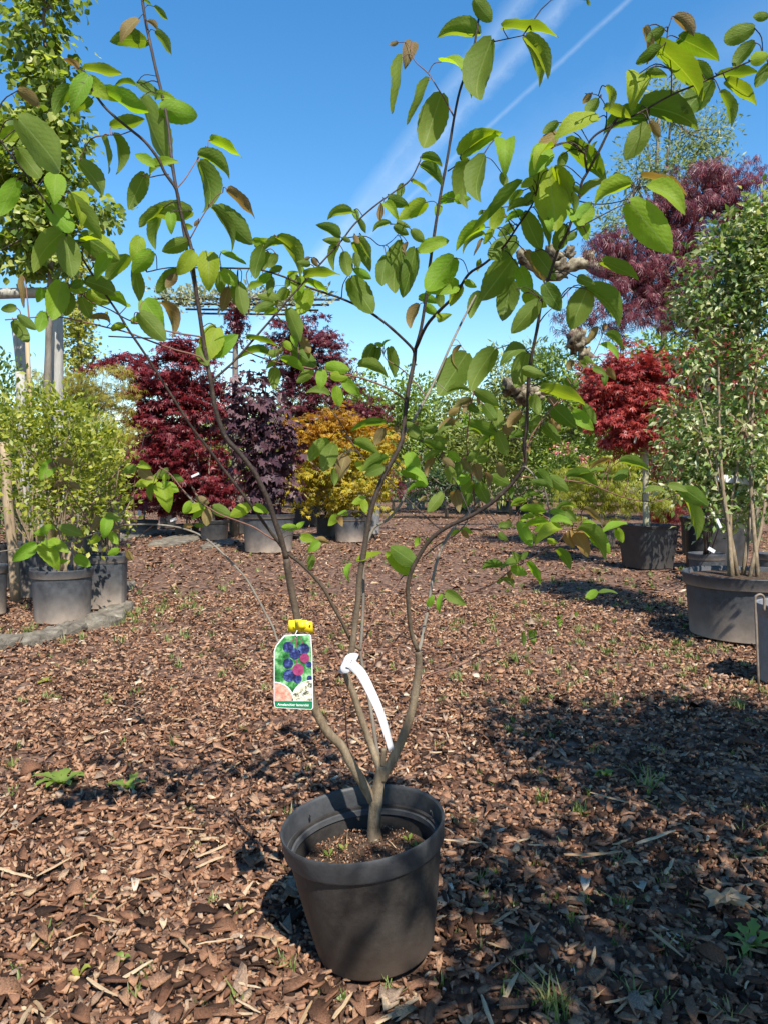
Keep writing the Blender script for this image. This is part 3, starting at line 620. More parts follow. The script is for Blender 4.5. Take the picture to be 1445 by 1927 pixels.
# trees behind the privets
def free_tree(name, label, cat, base_px, Y, mat='bark_grey', r=.06, pts=(), group=None, floor=.4, potr=0):
    bb = np.array([(base_px - CX) * Y / F, Y, 0.0]); t = thing(name, bb, label, cat, group); t['floor'] = floor
    z0 = -.03
    if potr: pot(t, bb, potr, potr * 1.5, 'pot_black', fill=.9); z0 = potr * 1.3
    if pts: trunk(t, [bb + [0, 0, z0]] + [P(x, y, Y) for x, y in pts], r, r * .35, mat)
    return t
t = free_tree('columnar_tree', 'narrow pale yellow-green columnar tree behind the white posts', 'tree', 150, 13, pts=((150, 800), (150, 600), (148, 470)))
crown(t, [blob(150, 560, 26, 70, 13), blob(150, 660, 34, 70, 13), blob(140, 500, 22, 40, 13)], 2400, T_ROUND, .07, 'fol_column', 16, .09, 1, .1, .5, .7, 2.2, 'bark_grey', [P(150, 700, 13), P(150, 560, 13)], 16, .012)
t = free_tree('golden_maple', 'feathery ochre-yellow maple behind the privet shrubs', 'tree', 190, 10, pts=((185, 880), (180, 760)), r=.045, potr=.25)
crown(t, [blob(200, 730, 55, 42, 10), blob(150, 760, 60, 50, 10), blob(215, 800, 40, 60, 10), blob(170, 850, 55, 50, 10), blob(110, 720, 50, 40, 10)], 3600, T_LACE, .085, 'fol_ochre', 18, .09, .35, .4, .4, .8, 2.4, 'bark_grey', [P(185, 860, 10), P(180, 780, 10)], 26, .010)
t = free_tree('hedge_bush', 'dark green bush filling the gap behind the privets', 'bush', 40, 9.2, pts=((40, 900),), r=.03, group='green bushes behind the beds')
crown(t, [blob(40, 900, 110, 100, 9.2, .5), blob(-40, 800, 70, 110, 9.2, .4)], 2800, T_LEAF, .07, 'fol_hedge2', 14, .1, 1, 0, .6, .6, 2.0, 'bark_grey', [P(40, 960, 9.2)], 16, .010)
# ---- the maple bed
MG = 'potted Japanese maples'
t, b, Rr, h = potted('crimson_maple', 'broad crimson Japanese maple with layered branches', 'tree', (378, 430, 978, 1017), 'pot_black', MG, sq=4)
for tg in ((300, 760), (360, 720), (400, 800), (240, 720)): trunk(t, [b + [0, 0, h * .85], P(390 + (tg[0] - 390) * .4, 900, b[1]), P(*tg, b[1])], .022, .008, name='stem')
crown(t, [blob(235, 692, 62, 30, 12.2), blob(300, 720, 70, 45, 12.2), blob(360, 700, 60, 60, 12.2), blob(330, 660, 40, 30, 12.2), blob(400, 760, 50, 60, 12.2), blob(330, 790, 80, 60, 12.2), blob(270, 770, 50, 40, 12.2), blob(370, 870, 75, 65, 12.2), blob(300, 870, 70, 65, 12.2), blob(410, 930, 45, 45, 12.2)], 12500, T_MAPLE, .088, 'fol_crimson', 26, .085, .35, .45, .4, .9, 2.2, 'bark_dark', [P(300, 780, 12.2), P(360, 760, 12.2), P(390, 880, 12.1)], 44, .012)
t, b, Rr, h = potted('crimson_maple', 'small crimson maple in low pot above the pale kerb stones', 'tree', (245, 298, 978, 1004), 'pot_grey', MG)
trunk(t, [b + [0, 0, h * .8], P(272, 930, b[1]), P(268, 890, b[1])], .015, .006, name='stem')
crown(t, [blob(268, 915, 56, 54, b[1]), blob(255, 870, 45, 45, b[1])], 3200, T_MAPLE, .085, 'fol_crimson', 22, .08, .4, .45, .4, .9, 2.2, 'bark_dark', [P(270, 940, b[1])], 16, .008)
t, b, Rr, h = potted('crimson_maple', 'small crimson maple between the low pot and the broad maple', 'tree', (328, 376, 986, 1010), 'pot_black', MG)
trunk(t, [b + [0, 0, h * .8], P(352, 940, b[1]), P(355, 900, b[1])], .015, .006, name='stem')
crown(t, [blob(350, 925, 66, 52, b[1]), blob(400, 930, 48, 46, b[1])], 3800, T_MAPLE, .085, 'fol_crimson', 22, .08, .4, .45, .4, .9, 2.2, 'bark_dark', [P(355, 950, b[1])], 16, .008)
t, b, Rr, h = potted('purple_maple', 'upright dark purple broad-leaved maple in the largest maple pot', 'tree', (455, 556, 966, 1041), 'pot_grey', MG)
for tg in ((500, 700), (470, 720), (530, 740), (450, 820)): trunk(t, [b + [0, 0, h * .85], P(505 + (tg[0] - 505) * .5, 860, b[1]), P(*tg, b[1])], .018, .006, 'bark_grey', 'stem')
crown(t, [blob(490, 750, 40, 60, 10), blob(520, 830, 50, 70, 10), blob(460, 780, 34, 60, 10), blob(500, 910, 55, 50, 10), blob(455, 850, 30, 50, 10)], 1100, T_BROADMAPLE, .115, 'fol_purple', 9, .09, .9, .75, .35, .5, 2.2, 'bark_grey', [P(500, 900, 10), P(500, 760, 10)], 30, .009)
t, b, Rr, h = potted('wine_maple', 'tall dark wine-red maple rising behind the golden maple', 'tree', (548, 606, 935, 990), 'pot_black', MG, sq=5)
for tg in ((590, 680), (560, 720), (620, 760)): trunk(t, [b + [0, 0, h * .85], P(580, 850, b[1]), P(*tg, b[1])], .026, .009, 'bark_dark', 'stem')
crown(t, [blob(590, 630, 44, 40, 14.5), blob(570, 690, 60, 50, 14.5), blob(625, 690, 42, 45, 14.5), blob(540, 640, 36, 40, 14.5), blob(600, 770, 90, 55, 14.5), blob(680, 780, 50, 35, 14.5), blob(730, 910, 34, 28, 14.5), blob(570, 860, 60, 60, 14.5)], 7500, T_MAPLE, .095, 'fol_wine', 24, .10, .4, .45, .4, .9, 2.2, 'bark_dark', [P(590, 720, 14.5), P(580, 800, 14.5)], 40, .014)
t, b, Rr, h = potted('golden_maple', 'bushy golden-yellow maple with amber upper leaves in ribbed grey pot', 'tree', (628, 688, 972, 1021), 'pot_grey', MG)
for tg in ((620, 860), (680, 870), (560, 850)): trunk(t, [b + [0, 0, h * .85], P(655, 930, b[1]), P(*tg, b[1])], .018, .006, 'bark_grey', 'stem')
crown(t, [blob(640, 890, 95, 75, 11.8), blob(710, 870, 48, 65, 11.8), blob(570, 900, 55, 65, 11.8), blob(665, 940, 60, 42, 11.8)], 4300, T_MAPLE, .082, 'fol_gold', 20, .08, .5, .45, .4, .8, 2.2, 'bark_grey', [P(650, 940, 11.8), P(640, 870, 11.8)], 26, .008)
crown(t, [blob(560, 815, 62, 40, 11.8), blob(640, 805, 60, 36, 11.8), blob(700, 825, 50, 36, 11.8)], 1700, T_MAPLE, .082, 'fol_amber', 20, .08, .4, .45, .4, .8, 2.2, ob='amber_crown')
t, b, Rr, h = potted('dark_shrub', 'low dark green shrub in black pot beside the golden maple', 'shrub', (594, 634, 968, 1011), 'pot_black')
crown(t, [blob(606, 930, 34, 40, b[1])], 900, T_NARROW, .08, 'fol_dark', 16, .08, .8, .2, .5, .8, 2.2, 'bark_dark', [b + [0, 0, h]], 14, .007)
b_, R_, h_ = pot_px(680, 716, 948, 1006); t = thing('empty_pot', b_, 'pale grey pot standing behind the ribbed grey pot', 'pot'); pot(t, b_, R_, h_, 'pot_pale', fill=.8)
for (l, r, tp, bt, lab) in ((205, 240, 945, 985, 'dark pot behind the privet beside the crimson maples'), (300, 332, 960, 995, 'black pot hidden among the crimson maples'), (430, 462, 950, 1005, 'black pot between crimson and purple maples')):
    b_, R_, h_ = pot_px(l, r, tp, bt); t = thing('empty_pot', b_, lab, 'pot'); pot(t, b_, R_, h_, 'pot_black', fill=.8)
# pleached tree
t = free_tree('pleached_tree', 'flat-topped pleached tree trained on horizontal canes', 'tree', 443, 12.8, pts=((443, 800), (444, 600), (444, 548)), r=.07)
for i, (x0, x1, y) in enumerate(((292, 640, 562), (316, 620, 572), (350, 600, 582), (380, 560, 590))):
    m = MB(); m.tube([P(x0, y, 12.8 + .25 * i), P(x1, y + 2, 12.8 + .25 * i)], .018, 6); m.build('cane', MATS['bark_dark'], t)
for (x0, x1, y) in ((205, 380, 633), (330, 440, 655)):
    m = MB(); m.tube([P(x0, y, 12.9), P(x1, y + 8, 12.9)], .012, 6); m.build('cane', MATS['bark_dark'], t)
crown(t, [blob(400, 560, 90, 18, 12.9, .8), blob(480, 570, 70, 20, 12.9, .8), blob(330, 560, 40, 12, 12.9, .6), blob(560, 565, 60, 16, 13, .6)], 1300, T_LEAF, .10, 'fol_pleach', 8, .09, .7, -.5, .5, .3, 2.0, 'bark_grey', [P(444, 580, 12.8)], 26, .012)
crown(t, [blob(444, 600, 16, 45, 12.7, .15)], 260, T_MAPLE, .09, 'fol_wine', 8, .06, 1, .6, .4, .4, 2.0, ob='climber_leaves')
# ---- far hedge and bushes
BG_ = 'green bushes closing the view'
def bush(label, px, Y, blobs, n, tmpl, size, mat, box=None, potmat='pot_black', per=16, sig=.16, **kw):
    t = free_tree('hedge_bush', label, 'bush', px, Y, pts=((px, 900),), r=.05, group=BG_, floor=.3)
    if box:
        b_, R_, h_ = pot_px(*box)
        t2 = thing('plant_pot', b_, 'pot standing in front of the ' + label, 'pot', 'far plant pots'); pot(t2, b_, R_, h_, potmat, fill=.85, seg=24)
        crown(t2, [(b_ + [0, 0, h_ + R_ * .9], (R_ * 1.3, R_ * 1.2, R_ * 1.2))], 420, T_NARROW, .11, kw.get('pm', 'fol_hedge2'), 12, .09, 1, -.3, .5, .5, 2.2, 'bark', [b_ + [0, 0, h_ * .85]], 10, .008)
    crown(t, [blob(*q) for q in blobs], n, tmpl, size, mat, per, sig, .9, .1, .6, .6, 2.0, 'bark_grey', [P(px, 920, Y), P(px, 840, Y)], 26, .03)
bush('bright green bush behind the golden maple', 740, 22, ((720, 790, 90, 70, 22), (780, 760, 70, 60, 22), (760, 850, 90, 80, 22), (690, 740, 50, 40, 22)), 6500, T_LEAF, .15, 'fol_hedge', (762, 801, 926, 958), 'pot_pale', pm='fol_photinia')
bush('olive green bush beside the bright green bush', 860, 24, ((850, 770, 60, 70, 24), (880, 850, 80, 80, 24), (830, 850, 60, 70, 24)), 5200, T_LEAF, .15, 'fol_hedge2', (818, 838, 937, 956), 'pot_pale', pm='fol_dark')
bush('willowy yellow-green bush with narrow leaves', 960, 21, ((940, 720, 60, 70, 21), (990, 790, 80, 110, 21), (930, 850, 70, 80, 21), (1010, 700, 40, 60, 21)), 6800, T_NARROW, .19, 'fol_hedge2', (932, 962, 940, 964), 'pot_grey')
bush('feathery light green bush near the red standard maple', 1070, 20, ((1050, 720, 60, 80, 20), (1080, 820, 70, 90, 20), (1110, 760, 50, 70, 20), (1040, 880, 60, 60, 20)), 6200, T_NARROW, .19, 'fol_hedge', (968, 1000, 944, 966), 'pot_black')
bush('yellow flowering bush between the green bushes', 900, 26, ((890, 880, 50, 40, 26), (940, 800, 34, 40, 25)), 1500, T_LEAF, .14, 'fol_lime')
bush('dark green bush behind the far pots', 840, 19, ((800, 905, 60, 34, 19), (870, 915, 50, 28, 19)), 2300, T_NARROW, .15, 'fol_dark', (856, 884, 938, 960), 'pot_black')
bush('green bush beyond the wine-red maple', 640, 26, ((620, 780, 80, 90, 26), (560, 800, 70, 80, 26)), 3600, T_LEAF, .16, 'fol_hedge2')
bush('green bush beyond the crimson maples', 330, 24, ((300, 840, 130, 90, 24), (420, 830, 110, 90, 24), (180, 850, 90, 80, 24)), 5200, T_LEAF, .16, 'fol_hedge2')
bush('green bush behind the yellow lace maple', 1180, 18, ((1180, 800, 110, 120, 18), (1290, 780, 100, 150, 18), (1240, 660, 70, 50, 18)), 5600, T_LEAF, .15, 'fol_hedge')
bush('green bush beyond the large rim-shadowed pot', 1420, 17, ((1400, 800, 110, 170, 17),), 4200, T_LEAF, .15, 'fol_hedge2')
for i, (px, Y_, top) in enumerate(((60, 34, 800), (260, 36, 820), (460, 33, 800), (620, 36, 790), (790, 34, 770), (930, 37, 760), (1080, 34, 770), (1240, 36, 760), (1400, 33, 740))):
    lab = ('far hedge section behind the white posts', 'far hedge section above the low crimson maple', 'far hedge section behind the purple maple', 'far hedge section behind the wine-red maple', 'far hedge section past the pale pot', 'far hedge section past the willowy bush', 'far hedge section past the salmon flowers', 'far hedge section behind the red standard', 'far hedge section behind the evergreen')[i]
    t = free_tree('hedge_bush', lab, 'hedge', px, Y_, pts=((px, 900),), r=.08, group='far hedge sections', floor=.1)
    crown(t, [blob(px, (top + 930) / 2, 130, (940 - top) / 2, Y_, 1.6)], 2600, T_LEAF, .34, ('fol_hedge2', 'fol_hedge')[i % 2], 14, .35, .9, .1, .6, .6, 2.0, 'bark_grey', [P(px, 920, Y_)], 12, .05)
t = free_tree('blossom_shrub', 'shrub with salmon-pink flowers before the feathery bush', 'shrub', 1062, 16, pts=((1062, 880),), r=.02)
crown(t, [blob(1064, 848, 16, 22, 16, .25), blob(1050, 900, 34, 40, 16, .3)], 700, T_LEAF, .10, 'fol_hedge', 10, .09, 1, -.2, .5, .5, 2, 'bark', [P(1062, 930, 16)], 10, .01)
crown(t, [blob(1062, 842, 18, 22, 16, .2), blob(1096, 868, 8, 10, 16, .1)], 130, T_ROUND, .06, 'fol_blossom', 6, .05, 1, .2, .8, .5, 2, ob='blossoms')
# ---- the far side of the path: red standard, lace maples, plane tree
t, b, Rr, h = potted('red_standard_maple', 'round red maple crown on a bare trunk in glossy black pot', 'tree', (1172, 1266, 986, 1072), 'pot_black', MG, sq=5, rz=.35, fill=.92, rim=.035, taper=.80)
trunk(t, [b + [-.01, 0, h * .9], P(1214, 940, b[1]), P(1214, 860, b[1]), P(1212, 800, b[1])], .036, .030, 'bark_pale')
crown(t, [blob(1175, 720, 76, 70, b[1]), blob(1150, 770, 62, 60, b[1]), blob(1215, 760, 66, 70, b[1]), blob(1190, 810, 70, 45, b[1]), blob(1240, 700, 36, 40, b[1])], 8000, T_MAPLE, .062, 'fol_red', 24, .055, .5, .55, .4, .9, 2.6, 'bark_dark', [P(1212, 800, b[1]), P(1190, 760, b[1])], 40, .012)
t, b2, Rr, h2 = potted('lace_maple', 'low mound of yellow-green lace-leaf maple beside the black pot', 'tree', (1110, 1160, 985, 1030), 'pot_grey', MG)
crown(t, [blob(1110, 905, 66, 42, 10), blob(1165, 935, 62, 45, 10), blob(1075, 950, 46, 36, 10), blob(1245, 940, 46, 42, 10), blob(1150, 880, 50, 28, 10)], 3000, T_LACE, .09, 'fol_lime', 20, .06, .35, .8, .35, .7, 2.4, 'bark_grey', [b2 + [0, 0, h2], P(1140, 920, 10)], 26, .009)
t, b2, Rr, h2 = potted('red_maple', 'low red lace maple behind the black pot', 'tree', (1290, 1330, 985, 1030), 'pot_black', MG)
crown(t, [blob(1285, 900, 60, 80, 10.5), blob(1250, 970, 40, 40, 10.5), blob(1330, 880, 40, 60, 10.5)], 4200, T_LACE, .085, 'fol_red', 22, .08, .5, .7, .4, .7, 2.4, 'bark_dark', [b2 + [0, 0, h2]], 20, .009)
t, b2, Rr, h2 = potted('red_maple', 'tall red maple glowing behind the variegated shrub', 'tree', (1385, 1425, 985, 1022), 'pot_black', MG)
trunk(t, [b2 + [0, 0, h2 * .8], P(1390, 850, 11.2), P(1370, 720, 11.2)], .03, .012)
crown(t, [blob(1340, 700, 70, 90, 11.2), blob(1400, 730, 60, 90, 11.2)], 3600, T_MAPLE, .085, 'fol_red', 22, .09, .5, .6, .4, .8, 2.2, 'bark_dark', [P(1380, 760, 11.2)], 24, .010)
t = free_tree('purple_lace_maple', 'large weeping purple lace-leaf maple against the sky', 'tree', 1330, 9.6, 'bark_dark', .06, ((1335, 850), (1320, 650), (1290, 500), (1310, 400)), floor=1.5, potr=.32)
crown(t, [blob(1310, 400, 110, 70, 9.6), blob(1240, 470, 100, 70, 9.6), blob(1180, 520, 90, 55, 9.6), blob(1100, 590, 62, 34, 9.6), blob(1230, 580, 110, 60, 9.6), blob(1340, 340, 80, 50, 9.6), blob(1400, 400, 70, 90, 9.6), blob(1150, 470, 50, 40, 9.6), blob(1310, 520, 90, 80, 9.6), blob(1250, 370, 40, 40, 9.6)], 8800, T_LACE, .105, 'fol_lace', 20, .075, .55, 1.1, .35, .5, 2.0, 'bark_dark', [P(1320, 620, 9.6), P(1290, 500, 9.6), P(1310, 400, 9.6), P(1200, 540, 9.6)], 60, .014)
# pollarded plane tree
t = free_tree('pollard_plane_tree', 'pollarded plane tree with pale knobbly bare limbs', 'tree', 1400, 13, 'bark_plane', .26, ((1395, 800), (1380, 620)), floor=1)
def limb(pts, r0, r1):
    m = MB(); q = catmull([P(x, y, 13) for x, y in pts], 5); n = len(q)
    m.tube(q, [(r0 + (r1 - r0) * i / (n - 1)) * (1 + .16 * math.sin(i * 1.9) + .08 * rnd.gauss(0, 1)) for i in range(n)], 9); return m.build('limb', MATS['bark_plane'], t)
def knob(px, py, r, l):
    m = MB(); c = P(px, py, 13); k = r * .78 * 13 / F; N, K = 18, 12; vs = []
    for i in range(K + 1):
        ph = math.pi * i / K
        for j in range(N):
            w = 2 * math.pi * j / N; rr = k * (1 + .22 * math.sin(3 * w + ph * 5) + .18 * rnd.gauss(0, 1)); vs.append(c + rr * np.array([math.sin(ph) * math.cos(w), math.sin(ph) * math.sin(w), math.cos(ph)]))
    m.add(vs, [(i * N + j, i * N + (j + 1) % N, (i + 1) * N + (j + 1) % N, (i + 1) * N + j) for i in range(K) for j in range(N)])
    m.build('knuckle', MATS['bark_plane'], l)
l1 = limb(((1390, 700), (1310, 610), (1240, 560), (1160, 520), (1090, 495), (1040, 520), (1000, 500), (975, 470)), .17, .07)
for k in ((1072, 475, 13), (1108, 486, 16), (1040, 480, 20), (985, 485, 16), (1052, 500, 20), (1215, 545, 20)): knob(*k, l1)
l2 = limb(((1390, 800), (1250, 770), (1130, 745), (1050, 735), (985, 735)), .13, .07)
for k in ((965, 728, 22), (985, 742, 20), (1085, 640, 24), (1010, 745, 14), (1100, 668, 16)): knob(*k, l2)
l3 = limb(((1130, 745), (1105, 700), (1090, 650)), .08, .06)
l4 = limb(((1310, 610), (1270, 560), (1240, 480), (1260, 420)), .10, .05)
t = free_tree('wispy_tree', 'tall airy tree with sparse pale green leaves against the sky', 'tree', 1250, 18, 'bark_grey', .09, ((1250, 700), (1240, 450), (1235, 330), (1240, 200)), floor=3)
for tg in ((1180, 330), (1210, 230), (1290, 200), (1330, 250), (1370, 280), (1270, 140), (1150, 420)): trunk(t, [P(1242, 480, 18), P((1242 + tg[0]) / 2, (430 + tg[1]) / 2, 18), P(*tg, 18)], .04, .012, name='limb')
crown(t, [blob(1250, 190, 50, 70, 18), blob(1330, 260, 60, 70, 18), blob(1200, 330, 60, 60, 18), blob(1160, 420, 50, 50, 18), blob(1280, 320, 70, 70, 18), blob(1380, 290, 25, 40, 18)], 4200, T_NARROW, .15, 'fol_wisp', 12, .16, 1.2, .3, .6, .4, 1.8, 'bark_grey', [P(1240, 330, 18), P(1290, 250, 18), P(1200, 350, 18)], 50, .012)
# ---- variegated evergreen in the big pot
t, b, Rr, h = potted('variegated_shrub', 'tall cream-edged evergreen shrub in large weathered grey pot', 'shrub', (1292, 1530, 1076, 1213), 'pot_grey', fill=.93, rim=.07)
tips = [P(1300, 700, 4.9), P(1350, 600, 4.9), P(1400, 640, 4.9), P(1430, 560, 5), P(1320, 820, 4.8), P(1400, 800, 4.8), P(1450, 700, 4.9)]
for i, e in enumerate(tips):
    s = b + np.array([-.12 + .05 * (i % 4), .04 * (i % 3) - .05, h * .92]); trunk(t, [s, s + (e - s) * .4 + np.array([.05 * (-1) ** i, 0, 0]), e], .014, .005, 'bark', 'stem', 7)
crown(t, [blob(1370, 480, 70, 70, 5, .35), blob(1430, 430, 70, 70, 5, .35), blob(1330, 570, 62, 60, 5, .35), blob(1410, 560, 80, 90, 5, .4), blob(1300, 670, 36, 60, 4.9, .25), blob(1400, 700, 80, 100, 5, .4), blob(1280, 780, 28, 50, 4.9, .2), blob(1440, 500, 60, 120, 5, .4)], 7600, T_LEAF, .058, 'fol_photinia', 12, .045, 1.1, .15, .6, .6, 2.2, 'bark', tips + [P(1380, 520, 5), P(1430, 460, 5)], 70, .006)
crown(t, [blob(1390, 840, 85, 80, 4.9, .35), blob(1300, 860, 45, 90, 4.9, .25), blob(1420, 930, 50, 80, 4.8, .25), blob(1330, 950, 45, 50, 4.9, .25)], 2800, T_LEAF, .056, 'fol_photinia', 10, .05, 1.1, .15, .6, .6, 2.2, 'bark', tips, 24, .004, ob='lower_leaves')
t, b2, R2, h2 = potted('evergreen_shrub', 'slim green shrub in tall black pot behind the weathered pot', 'shrub', (1288, 1404, 972, 1075), 'pot_black', fill=.9)
for e in (P(1280, 780, 7.5), P(1310, 800, 7.5), P(1270, 850, 7.5), P(1350, 760, 7.5)): trunk(t, [b2 + [0, 0, h2 * .88], (b2 + [0, 0, h2] + e) / 2, e], .014, .005, 'bark', 'stem', 6)
crown(t, [blob(1275, 800, 36, 70, 7.5, .3), blob(1290, 880, 40, 70, 7.5, .3), blob(1250, 860, 24, 50, 7.5, .2), blob(1350, 820, 60, 90, 7.5, .3)], 1700, T_LEAF, .055, 'fol_photinia', 9, .06, 1.2, 0, .6, .6, 2, 'bark', [b2 + [0, 0, h2]], 30, .005)
t, b2, R2, h2 = potted('bare_twig_plant', 'bunch of bare thin stems in small grey pot', 'plant', (1297, 1364, 1040, 1096), 'pot_grey', fill=.9)
for i in range(9):
    e = P(1305 + 7 * i, 930 + 16 * (i % 3), 6.0); s = b2 + [rnd.gauss(0, .02), rnd.gauss(0, .02), h2 * .85]; trunk(t, [s, (s + e) / 2 + [.01 * rnd.gauss(0, 1), 0, 0], e], .006, .003, 'bark_dark', 'stem', 5)
t, b2, R2, h2 = potted('edge_shrub', 'dark-leaved shrub in smooth grey pot with a bent cane beside it', 'shrub', (1432, 1580, 1135, 1300), 'pot_pale', fill=.9, rim=.05)
for e in (P(1520, 800, 3.7), P(1560, 760, 3.7)): trunk(t, [b2 + [.03, 0, h2 * .88], (b2 + [0, 0, h2] + e) / 2, e], .012, .004, 'bark', 'stem', 6)
crown(t, [(P(1545, 760, 3.7), (.16, .18, .3))], 420, T_LEAF, .05, 'fol_dark', 9, .05, 1.1, .1, .6, .6, 2, 'bark', [P(1530, 850, 3.7)], 14, .004)
m = MB(); c0 = G(1428, 1296); cy = c0[1]; m.tube(catmull([P(1427, 1296, cy), P(1422, 1180, cy), P(1420, 1130, cy), P(1423, 1121, cy), P(1431, 1119, cy), P(1437, 1126, cy), P(1437, 1150, cy)], 5), .0055, 7)
tag(m.build('bent_cane', MATS['wire_rust'], None), 'thin rusty hooked cane hanging on the smooth grey pot', 'cane')
b_, R_, h_ = pot_px(1424, 1490, 1040, 1100); t = thing('empty_pot', b_, 'grey pot between the weathered pot and the black pot', 'pot'); pot(t, b_, R_, h_, 'pot_grey', fill=.8)
# green crate sign with a white band
c = P(1387, 902, 7.0); t = thing('green_crate', c, 'dark green plastic crate panel hanging among the shrub stems', 'crate')
k = 7.0 / F
for i in range(5):
    m = MB(); m.box(c + [0, 0, (28 - 14 * i) * k], (18 * k, .03, 5.6 * k)); m.build('slat', MATS['green_plastic'], t, False, .004)
for sx in (-1, 1):
    m = MB(); m.box(c + [sx * 15 * k, .034, 0], (2 * k, .008, 33 * k)); m.build('upright', MATS['green_plastic'], t, False, .003)
c = P(1378, 902, 4.75); k = 4.75 / F; m = MB(); m.box(c, (33 * k, .002, 7 * k), ry=math.radians(6)); m.build('band', MATS['white_plastic'], None, False, .001)
o = bpy.data.objects['band']; o.name = 'white_label_band'; tag(o, 'long white plastic label band wrapped on the evergreen stems', 'label')
def slip(px, py, Y, w, hgt, rot, label):
    c = P(px, py, Y); k = Y / F; m = MB(); m.box(c, (w * k * .36, .0015, hgt * k * .36), ry=math.radians(rot)); o = m.build('plant_label', MATS['white_plastic'], None, False, .001); tag(o, label, 'label', 'white plant labels')
slip(263, 966, 13.2, 9, 16, 20, 'small white label in the low crimson maple pot')
slip(327, 978, 12.3, 18, 7, -20, 'white label lying tilted above the kerb stones')
slip(368, 894, 11.5, 22, 6, -25, 'white label hanging in the broad crimson maple')
slip(1196, 822, 7.9, 6, 34, 14, 'narrow white label strip under the red maple crown')
slip(1352, 985, 4.6, 7, 26, -25, 'white label strip tied to the evergreen stems')
slip(1338, 1035, 5.8, 20, 9, 30, 'folded white label in the small grey pot')
# shade trees beside the photographer
SG = 'shade trees outside the view'
for (x, y, lab, blobs, n) in ((1.45, -.45, 'leafy potted tree beside the viewpoint', [((1.02, -.12, 2.15), (.42, .34, .42)), ((1.02, -.42, 2.4), (.32, .3, .34)), ((1.4, -.2, 2.4), (.4, .35, .4))], 2300),
                              (2.15, .75, 'leafy potted tree standing before the smooth grey pot', [((1.55, .85, 2.0), (.55, .38, .36)), ((1.85, 1.05, 2.4), (.5, .4, .4)), ((2.2, .9, 2.0), (.4, .35, .5)), ((1.3, 1.05, 2.3), (.3, .3, .3)), ((1.75, .6, 2.6), (.5, .4, .35))], 5200)):
    bb = np.array([x, y, -.01]); t = thing('shade_tree', bb, lab, 'tree', SG); t['floor'] = 1.0; pot(t, bb, .2, .33, 'pot_grey', fill=.9)
    top = np.array(blobs[0][0]) * .5 + np.array([x, y, 1.9]) * .5; trunk(t, [bb + [0, 0, .28], bb + [.02, .02, 1.1], top], .022, .012, 'bark')
    crown(t, blobs, n, T_LEAF, .085, 'fol_hedge', 12, .07, .9, .2, .6, .6, 2.0, 'bark', [top], 24, .008)
# ================================================================ the serviceberry in the leaning pot
PB = np.array([-.0145, 1.4845, .0]); PA = np.array([-.108, -.030, 1.0]); PA /= np.linalg.norm(PA)
plant = thing('potted_serviceberry', PB, 'multi-stemmed young serviceberry in a leaning black plastic pot', 'potted plant')
po = pot(plant, PB, .157, .260, 'pot_main', .115, PA, .043, 0, .68, 72, 0, 'pot_rim_main')
e1 = np.cross([0, 1, 0], PA); e1 /= np.linalg.norm(e1); e2 = np.cross(PA, e1)
for k in range(6):                                   # little hooks moulded inside the rim
    w = 2 * math.pi * (k + .35) / 6; d = e1 * math.cos(w) + e2 * math.sin(w); c = PB + PA * .224 + d * .1475
    m = MB(); m.tube([c, c + PA * .012 - d * .001, c + PA * .016 - d * .003, c + PA * .012 - d * .005], .0014, 6); m.build('hook', MATS['pot_rim_main'], po)
def soil_pt(u, v, z=0.0): return PB + PA * (.181 + z) + e1 * u + e2 * v
n = 900; rr = np.sqrt(R.uniform(0, 1, n)) * .122; aa = R.uniform(0, 6.28, n)
def soil_fn(_): return np.array([soil_pt(r * math.cos(a), r * math.sin(a), .0015 + .004 * (1 - r / .13) + R.uniform(0, .004)) for r, a in zip(rr, aa)])
sv, sf, sc = chips(n, soil_fn, .003, .014, True, R, (.001, .003), .4)
o = np_mesh('soil_litter', sv, sf, sc, MATS['bark_chips'], plant); o['kind'] = 'stuff'
for (u, v, L, lab) in ((-.085, -.03, .05, 0), (-.04, .06, .07, 0), (.05, .03, .04, 1)):
    m = MB(); c = soil_pt(u, v, .008); d = e1 * math.cos(u * 40) + e2 * math.sin(v * 30); m.tube([c - d * L / 2, c + PA * .003, c + d * L / 2 + PA * .002], .0012, 5); m.build('straw', MATS['wood_sliver'], plant)
for (u, v) in ((-.075, .02), (-.045, .035), (.085, .045), (.10, .015), (.025, -.085), (-.105, -.04)):
    m = MB(); c = soil_pt(u, v, .002)
    for k in range(4):
        a = k * 1.57 + u * 50; d = e1 * math.cos(a) + e2 * math.sin(a); s = np.cross(PA, d); L = .014
        m.add([c, c + d * L * .6 + s * .004 + PA * .009, c + d * L + PA * .012, c + d * L * .6 - s * .004 + PA * .009], [(0, 1, 2, 3)])
    m.build('seedling', MATS['fol_hedge'], plant)
